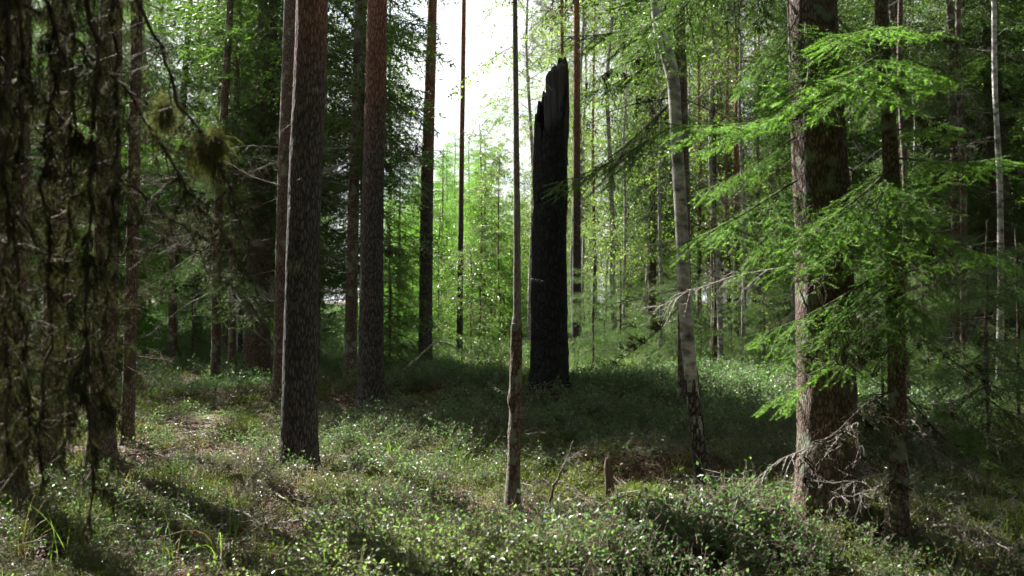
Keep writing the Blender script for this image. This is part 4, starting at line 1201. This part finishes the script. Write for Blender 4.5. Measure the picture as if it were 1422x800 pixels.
def scatter(name, label, coll, P, scl, rng, tilt=.15):
    me = bpy.data.meshes.new(name); n = len(P)
    me.vertices.add(n); me.vertices.foreach_set('co', P.astype(np.float32).ravel())
    a = me.attributes.new('rot', 'FLOAT_VECTOR', 'POINT')
    a.data.foreach_set('vector', np.column_stack([rng.normal(size=n) * tilt, rng.normal(size=n) * tilt, rng.random(n) * 6.28]).astype(np.float32).ravel())
    a = me.attributes.new('scl', 'FLOAT', 'POINT'); a.data.foreach_set('value', scl.astype(np.float32))
    a = me.attributes.new('idx', 'INT', 'POINT'); a.data.foreach_set('value', rng.integers(0, len(coll.objects), n).astype(np.int32))
    o = link(name, me)
    nt = bpy.data.node_groups.new(name + '_scatter', 'GeometryNodeTree')
    nt.interface.new_socket('Geometry', in_out='INPUT', socket_type='NodeSocketGeometry')
    nt.interface.new_socket('Geometry', in_out='OUTPUT', socket_type='NodeSocketGeometry')
    gi = nt.nodes.new('NodeGroupInput'); go = nt.nodes.new('NodeGroupOutput')
    ip = nt.nodes.new('GeometryNodeInstanceOnPoints'); ci = nt.nodes.new('GeometryNodeCollectionInfo')
    ci.inputs[0].default_value = coll; ci.inputs['Separate Children'].default_value = True; ci.inputs['Reset Children'].default_value = True
    def na(nm, ty):
        q = nt.nodes.new('GeometryNodeInputNamedAttribute'); q.data_type = ty; q.inputs[0].default_value = nm
        return q.outputs[0]
    er = nt.nodes.new('FunctionNodeEulerToRotation')
    L = nt.links.new
    L(gi.outputs[0], ip.inputs['Points']); L(ci.outputs[0], ip.inputs['Instance'])
    ip.inputs['Pick Instance'].default_value = True
    L(na('idx', 'INT'), ip.inputs['Instance Index']); L(na('rot', 'FLOAT_VECTOR'), er.inputs[0]); L(er.outputs[0], ip.inputs['Rotation'])
    L(na('scl', 'FLOAT'), ip.inputs['Scale']); L(ip.outputs[0], go.inputs[0])
    md = o.modifiers.new('scatter', 'NODES'); md.node_group = nt
    o['kind'] = 'stuff'; o['label'] = label
    return o

def pts(rng, n, d0, d1, half=.68):
    d = np.sqrt(rng.uniform(d0 ** 2, d1 ** 2, n)); x = rng.uniform(-half, half, n) * d
    return x, d
def blob(x, y, L):
    r = np.zeros_like(x)
    for cx, cy, sx, sy, h in L: r = r + h * np.exp(-((x - cx) / sx) ** 2 - ((y - cy) / sy) ** 2)
    return r
def cover(seed, n, d0, d1, dens, lift=0.0):
    rng = rg(seed); x, y = pts(rng, n, d0, d1)
    k = rng.random(n) < np.clip(dens(x, y), 0, 1)
    x, y = x[k], y[k]
    return np.column_stack([x, y, gz(x, y) + lift]), rng
def nz(x, y, s, o): return .5 + .5 * fbm(np.column_stack([x * s, y * s, np.full_like(x, o)]), 2)

BIL = [(.15, 4.95, .9, .42, 1.0), (.95, 5.15, .85, .38, 1.0), (.4, 10.5, 3.0, 1.8, 1.0), (3.2, 8.2, 1.6, 1.5, .7), (1.9, 4.7, .8, .5, .35), (-.6, 7.8, 1.0, .7, .5)]
def clump(x, y, s, o, lo=.46, w=.06):
    return np.clip((nz(x, y, s, o) - lo) / w, 0, 1)
def bare(x, y):          # 1 where the floor lies open
    return np.clip((nz(x, y, .75, 55) - .42) / .10, 0, 1) * np.clip(1 - blob(x, y, BIL) * 1.3, 0, 1)
P, rng = cover(900, 22000, 4.0, 10, lambda x, y: (blob(x, y, BIL) ** 1.3 * (.08 + .92 * clump(x, y, 2.8, 14, .42)) + .16 * clump(x, y, 2.6, 4, .56)) * .75 * (1 - .8 * bare(x, y)))
tall = .55 + .55 * nz(P[:, 0], P[:, 1], 1.7, 71) + .35 * np.clip(blob(P[:, 0], P[:, 1], BIL[:2]), 0, 1)
scatter('bilberry_cover', 'bushy green bilberry shrubs carpeting the near forest floor', C_BIL, P, rng.uniform(.6, 1.15, len(P)) * tall, rng)
P, rng = cover(909, 9000, 4.2, 6.2, lambda x, y: blob(x, y, [(-.55, 4.95, .55, .35, 1.0), (.0, 4.75, .35, .25, .6)]) * .7)  # bilberries coloured as if lit, only in the sunny foreground patch
scatter('fresh_bilberry_cover', 'bilberry clump with sunlight painted into its paler leaves beside the bleached branch', C_SUN, P, rng.uniform(.6, 1.1, len(P)), rng)
P, rng = cover(901, 24000, 4.0, 12, lambda x, y: (.02 + (.75 + .2 * (x < -1)) * clump(x, y, 1.0, 8, .45) * clump(x, y, 3.6, 18, .46)) * np.clip(1 - blob(x, y, BIL), .1, 1) * (1 - .9 * bare(x, y)))
scatter('lingonberry_cover', 'small glossy lingonberry shrubs glittering over the brown litter', C_LIN, P, rng.uniform(.4, 1.0, len(P)), rng)
P, rng = cover(902, 15000, 8.5, 26, lambda x, y: (.12 + .8 * (nz(x, y, .8, 2) > .48)) * np.where((x < -.8) & (y < 11.3), .06, 1))
scatter('low_shrub_cover', 'low green shrub layer covering the ground between the far trunks', C_FAR, P, rng.uniform(.5, 1.1, len(P)), rng)
P, rng = cover(903, 14000, 26, 75, lambda x, y: x * 0 + 1)
scatter('far_shrub_cover', 'green undergrowth far back among the trees', C_FAR, P, rng.uniform(1.2, 2.4, len(P)), rng)
P, rng = cover(904, 12000, 4, 24, lambda x, y: .03 + .5 * (nz(x, y, .9, 12) > .62) + blob(x, y, [(1.5, 17.5, 6, 3, .8)]))
scatter('grass_cover', 'thin short grass growing between the shrubs', C_GRA, P, rng.uniform(.5, 1.2, len(P)), rng)
P, rng = cover(908, 9000, 12.5, 24, lambda x, y: blob(x, y, [(0, 15.8, 3.2, 1.6, 1.0), (3, 16.5, 2.2, 2.0, 1.0), (1.5, 20, 4, 2.5, .8)]) * (.25 + .75 * clump(x, y, 1.2, 61, .42)))
scatter('sunny_grass_cover', 'bright knee-high grass in the sunny strip behind the hummock', C_GRA, P, rng.uniform(1.1, 2.1, len(P)), rng)
P, rng = cover(905, 8000, 4, 14, lambda x, y: .03 + .8 * clump(x, y, 1.6, 22, .56) + blob(x, y, [(1.15, 7.6, .5, .4, .9), (-1.7, 5.0, .8, .6, .4)]))
scatter('dry_grass_cover', 'dry straw-coloured grass in patches on the forest floor', C_DRY, P, rng.uniform(.5, 1.2, len(P)), rng)
P, rng = cover(906, 12000, 4, 12, lambda x, y: .03 + .7 * clump(x, y, 2.4, 31, .52) + blob(x, y, [(2.0, 5.3, .8, .6, .5)]))
scatter('moss_cover', 'soft moss tufts over the hummocks', C_MOS, P, rng.uniform(.7, 1.6, len(P)), rng)
P, rng = cover(907, 11000, 4, 13, lambda x, y: .2 + .6 * bare(x, y))
scatter('leaf_litter', 'fallen brown leaves and small twigs over the ground', C_LIT, P, rng.uniform(.6, 1.2, len(P)), rng, .1)

# ------------------------------------------------------------------ single grass tufts with long blades
BLADES = []
for k in range(6):
    g = Geo(); rng = rg(950 + k)
    blade_geo(g, rng, np.zeros(3), 1.0, .022, [.08, .14, .22, .35, .5, .2][k], [.03, .12, .3, .2, .6, .8][k], 0, 0, .2 + .12 * k, 9)
    BLADES.append(g)
BL_G = [g.mesh('blade', [M['grass']]) for g in BLADES]
BL_D = [Geo() for _ in BLADES]
for a, b_ in zip(BL_D, BLADES): a.put(b_)
BL_D = [g.mesh('dry_blade', [M['dry_grass']]) for g in BL_D]
def tuft(px, py, L, n, label, seed, dry=.25, group=None):
    rng = rg(seed); d = hit(px, py); x = (px - 711) / F * d
    o = root('grass_tuft', (x, d, g1(x, d) - .01), label, 'grass', group)
    for k in range(n):
        i = int(rng.integers(6))
        dr_ = rng.random() < dry
        b_ = link('dry_blade' if dr_ else 'blade', (BL_D if dr_ else BL_G)[i], o)
        b_.location = (*rng.normal(size=2) * .045, 0); s = L * rng.uniform(.5, 1.1); b_.scale = (s, s * .65, s)
        b_.rotation_euler = (0, 0, rng.random() * 6.28)
tuft(110, 798, .66, 20, 'tall bright green grass tuft below the hanging lichen boughs', 1)
tuft(318, 792, .52, 22, 'upright green grass tuft in the open shrubs before the thick pine', 2)
tuft(238, 790, .42, 9, 'few thin upright grass blades between two fuller tufts', 3)
tuft(640, 658, .40, 14, 'pale arching grass tuft at the foot of the shaded hummock', 4, .35)
tuft(664, 645, .26, 5, 'short green grass tuft beside the pale arching tuft', 5)
tuft(738, 655, .24, 6, 'small grass tuft just past the rough foot of the spindly stem', 6)
tuft(612, 765, .42, 5, 'bent-over pale grass blades above the sunlit bilberries', 7, .6)
tuft(440, 735, .36, 14, 'thin grass tuft in front of the thick pine', 8)
tuft(688, 708, .30, 7, 'grass tuft at the rough foot of the spindly stem', 9)
tuft(862, 662, .28, 9, 'light grass tuft behind the short upright stake', 10, .3)
tuft(25, 790, .50, 18, 'dry and green grass tuft with arching straw blades under the lichen trunk', 11, .6)
tuft(475, 790, .36, 14, 'grass tuft at the edge of the sunlit bilberries', 12, .3)
tuft(925, 660, .26, 12, 'straw-coloured tuft on the sunlit dry hummock', 13, .8)
tuft(1040, 690, .34, 9, 'green grass tuft left of the massive spruce foot', 14)
tuft(535, 620, .26, 8, 'small grass tuft between the two thick pines', 15)
tuft(1395, 660, .30, 8, 'grass tuft under the drooping dead twigs of the young spruce', 16)
tuft(210, 700, .34, 6, 'slender grass tuft in the glittering lingonberry patch', 17)

# ------------------------------------------------------------------ dead wood on the ground
def stick(name, pts_px, r0, label, seed, cat='branch', lift=.02, twigs=6, d=None, mat='dead_wood'):
    rng = rg(seed)
    Wp = []
    for (px, py, h) in pts_px:      # h: height over ground of that point; None = take it from the pixel at the depth before
        dd = hit(px, py) if h is not None else None
        if dd is None: Wp.append(W(px, py, dl))
        else:
            x = (px - 711) / F * dd; Wp.append(np.array([x, dd, g1(x, dd) + h])); dl = dd
    Wp = np.array(Wp); b = Wp[0].copy()
    o = root(name, b, label, cat)
    Q = spline(Wp - b, 24); Q[1:-1] += rng.normal(size=(22, 3)) * r0 * .35
    g = Geo(); tube(g, Q, np.linspace(r0, r0 * .35, 24), 8, 0)
    link('stem', g.mesh('stick_stem', [M[mat]]), o)
    for k in range(twigs):
        i = int(rng.integers(6, 23)); dr = nrm((Q[min(i + 1, 23)] - Q[i]) * 20 + rng.normal(size=3) * .6 + [0, 0, .3])
        add_dead(o, Q[i], Q[i] + dr * rng.uniform(.12, .35), k)
    return o
stick('dead_sapling', [(757, 718, 0), (772, 668, None), (786, 640, None), (796, 612, None)], .012, 'thin dark dead sapling leaning beside the spindly stem', 1, 'branch', twigs=5)
stick('fallen_branch', [(790, 735, .02), (830, 705, None), (855, 692, None), (888, 686, None)], .012, 'arched dead branch poking out of the bilberries by the stake', 2, twigs=6)
stick('fallen_branch', [(360, 672, .02), (375, 688, .04), (398, 702, .05)], .016, 'short pale fallen branch in front of the thick pine', 3, twigs=2, mat='grey_twig')
stick('fallen_branch', [(388, 733, .03), (430, 735, .06), (480, 752, .05)], .012, 'crooked fallen branch lying in the litter beyond the sunlit bilberries', 4, twigs=4, mat='grey_twig')
stick('fallen_branch', [(515, 780, .10), (560, 783, .12), (605, 800, .10)], .014, 'bleached fallen branch on top of the sunlit bilberries', 5, twigs=4, mat='grey_twig')
stick('fallen_branch', [(560, 535, .2), (610, 515, .5), (660, 525, .25)], .02, 'tangle of dead branches on the ground behind the slender lone pine', 6, twigs=14, mat='grey_twig')
stick('fallen_branch', [(470, 700, .03), (530, 690, .06), (548, 676, .12)], .010, 'thin fallen branch in the shaded grass beside the thick pine', 7, twigs=4)
for k_, (x0, y0, x1, y1, lab) in enumerate([(180, 640, 260, 655, 'thin grey stick among the glittering shrubs near the lichen boughs'), (300, 720, 370, 742, 'bare crooked stick on the open litter before the thick pine'),
        (560, 650, 620, 640, 'dark stick lying between the pines and the spindly stem'), (880, 755, 960, 770, 'mossy stick half sunk in the bilberry bushes'), (1040, 745, 1110, 770, 'grey stick on the mossy mound of the massive spruce'),
        (1290, 745, 1350, 765, 'twiggy stick on the shaded floor past the young spruce'), (470, 640, 500, 668, 'short stub of branch beside the thick pine foot'), (150, 745, 215, 760, 'weathered stick between the grass tufts')]):
    stick('fallen_branch', [(x0, y0, .05), ((x0 + x1) / 2, (y0 + y1) / 2 - 3, .09), (x1, y1, .05)], .009 + .002 * (k_ % 3), lab, 20 + k_, twigs=4, mat='grey_twig' if k_ % 2 else 'dead_wood')
stick('fallen_branch', [(0, 778, .04), (60, 770, .08), (120, 776, .06)], .010, 'pale fallen branch under the tall bright grass', 8, twigs=4, mat='grey_twig')
stick('fallen_branch', [(1330, 700, .03), (1370, 760, .08), (1400, 790, .1)], .012, 'dead forked branch in the dark hollow right of the young spruce', 9, twigs=8, mat='grey_twig')

def stake():
    d = hit(846, 698); k = d / F; b = W(846, 698, d); b[2] = g1(b[0], b[1])
    o = root('rotten_stake', b, 'short upright rotten stake standing in the bilberries', 'stump')
    g = Geo(); Q = spline(np.array([[0, 0, -.06, .030], [0, 0, .14, .030], [-.01, 0, .27, .027], [-.012, 0, .33, .02]]), 40)
    tube(g, Q[:, :3], Q[:, 3], 16, 0, .5, lambda P_, dr, r_: r_ * .3 * fbm((P_[:, None, :] + dr * r_[:, :, None]).reshape(-1, 3) * np.array([45, 45, 9]) + 3, 2).reshape(r_.shape))
    link('stem', g.mesh('stake_stem', [M['dead_wood']]), o)
    g = Geo()
    for s in range(4):
        p = np.array([.012 * math.cos(s * 1.7) - .012, .012 * math.sin(s * 1.7), .31]); rods(g, [p], [p + [0, 0, .03 + .015 * s]], .008, .002)
    link('splinter', g.mesh('stake_splinter', [M['dead_wood']]), o)
stake()
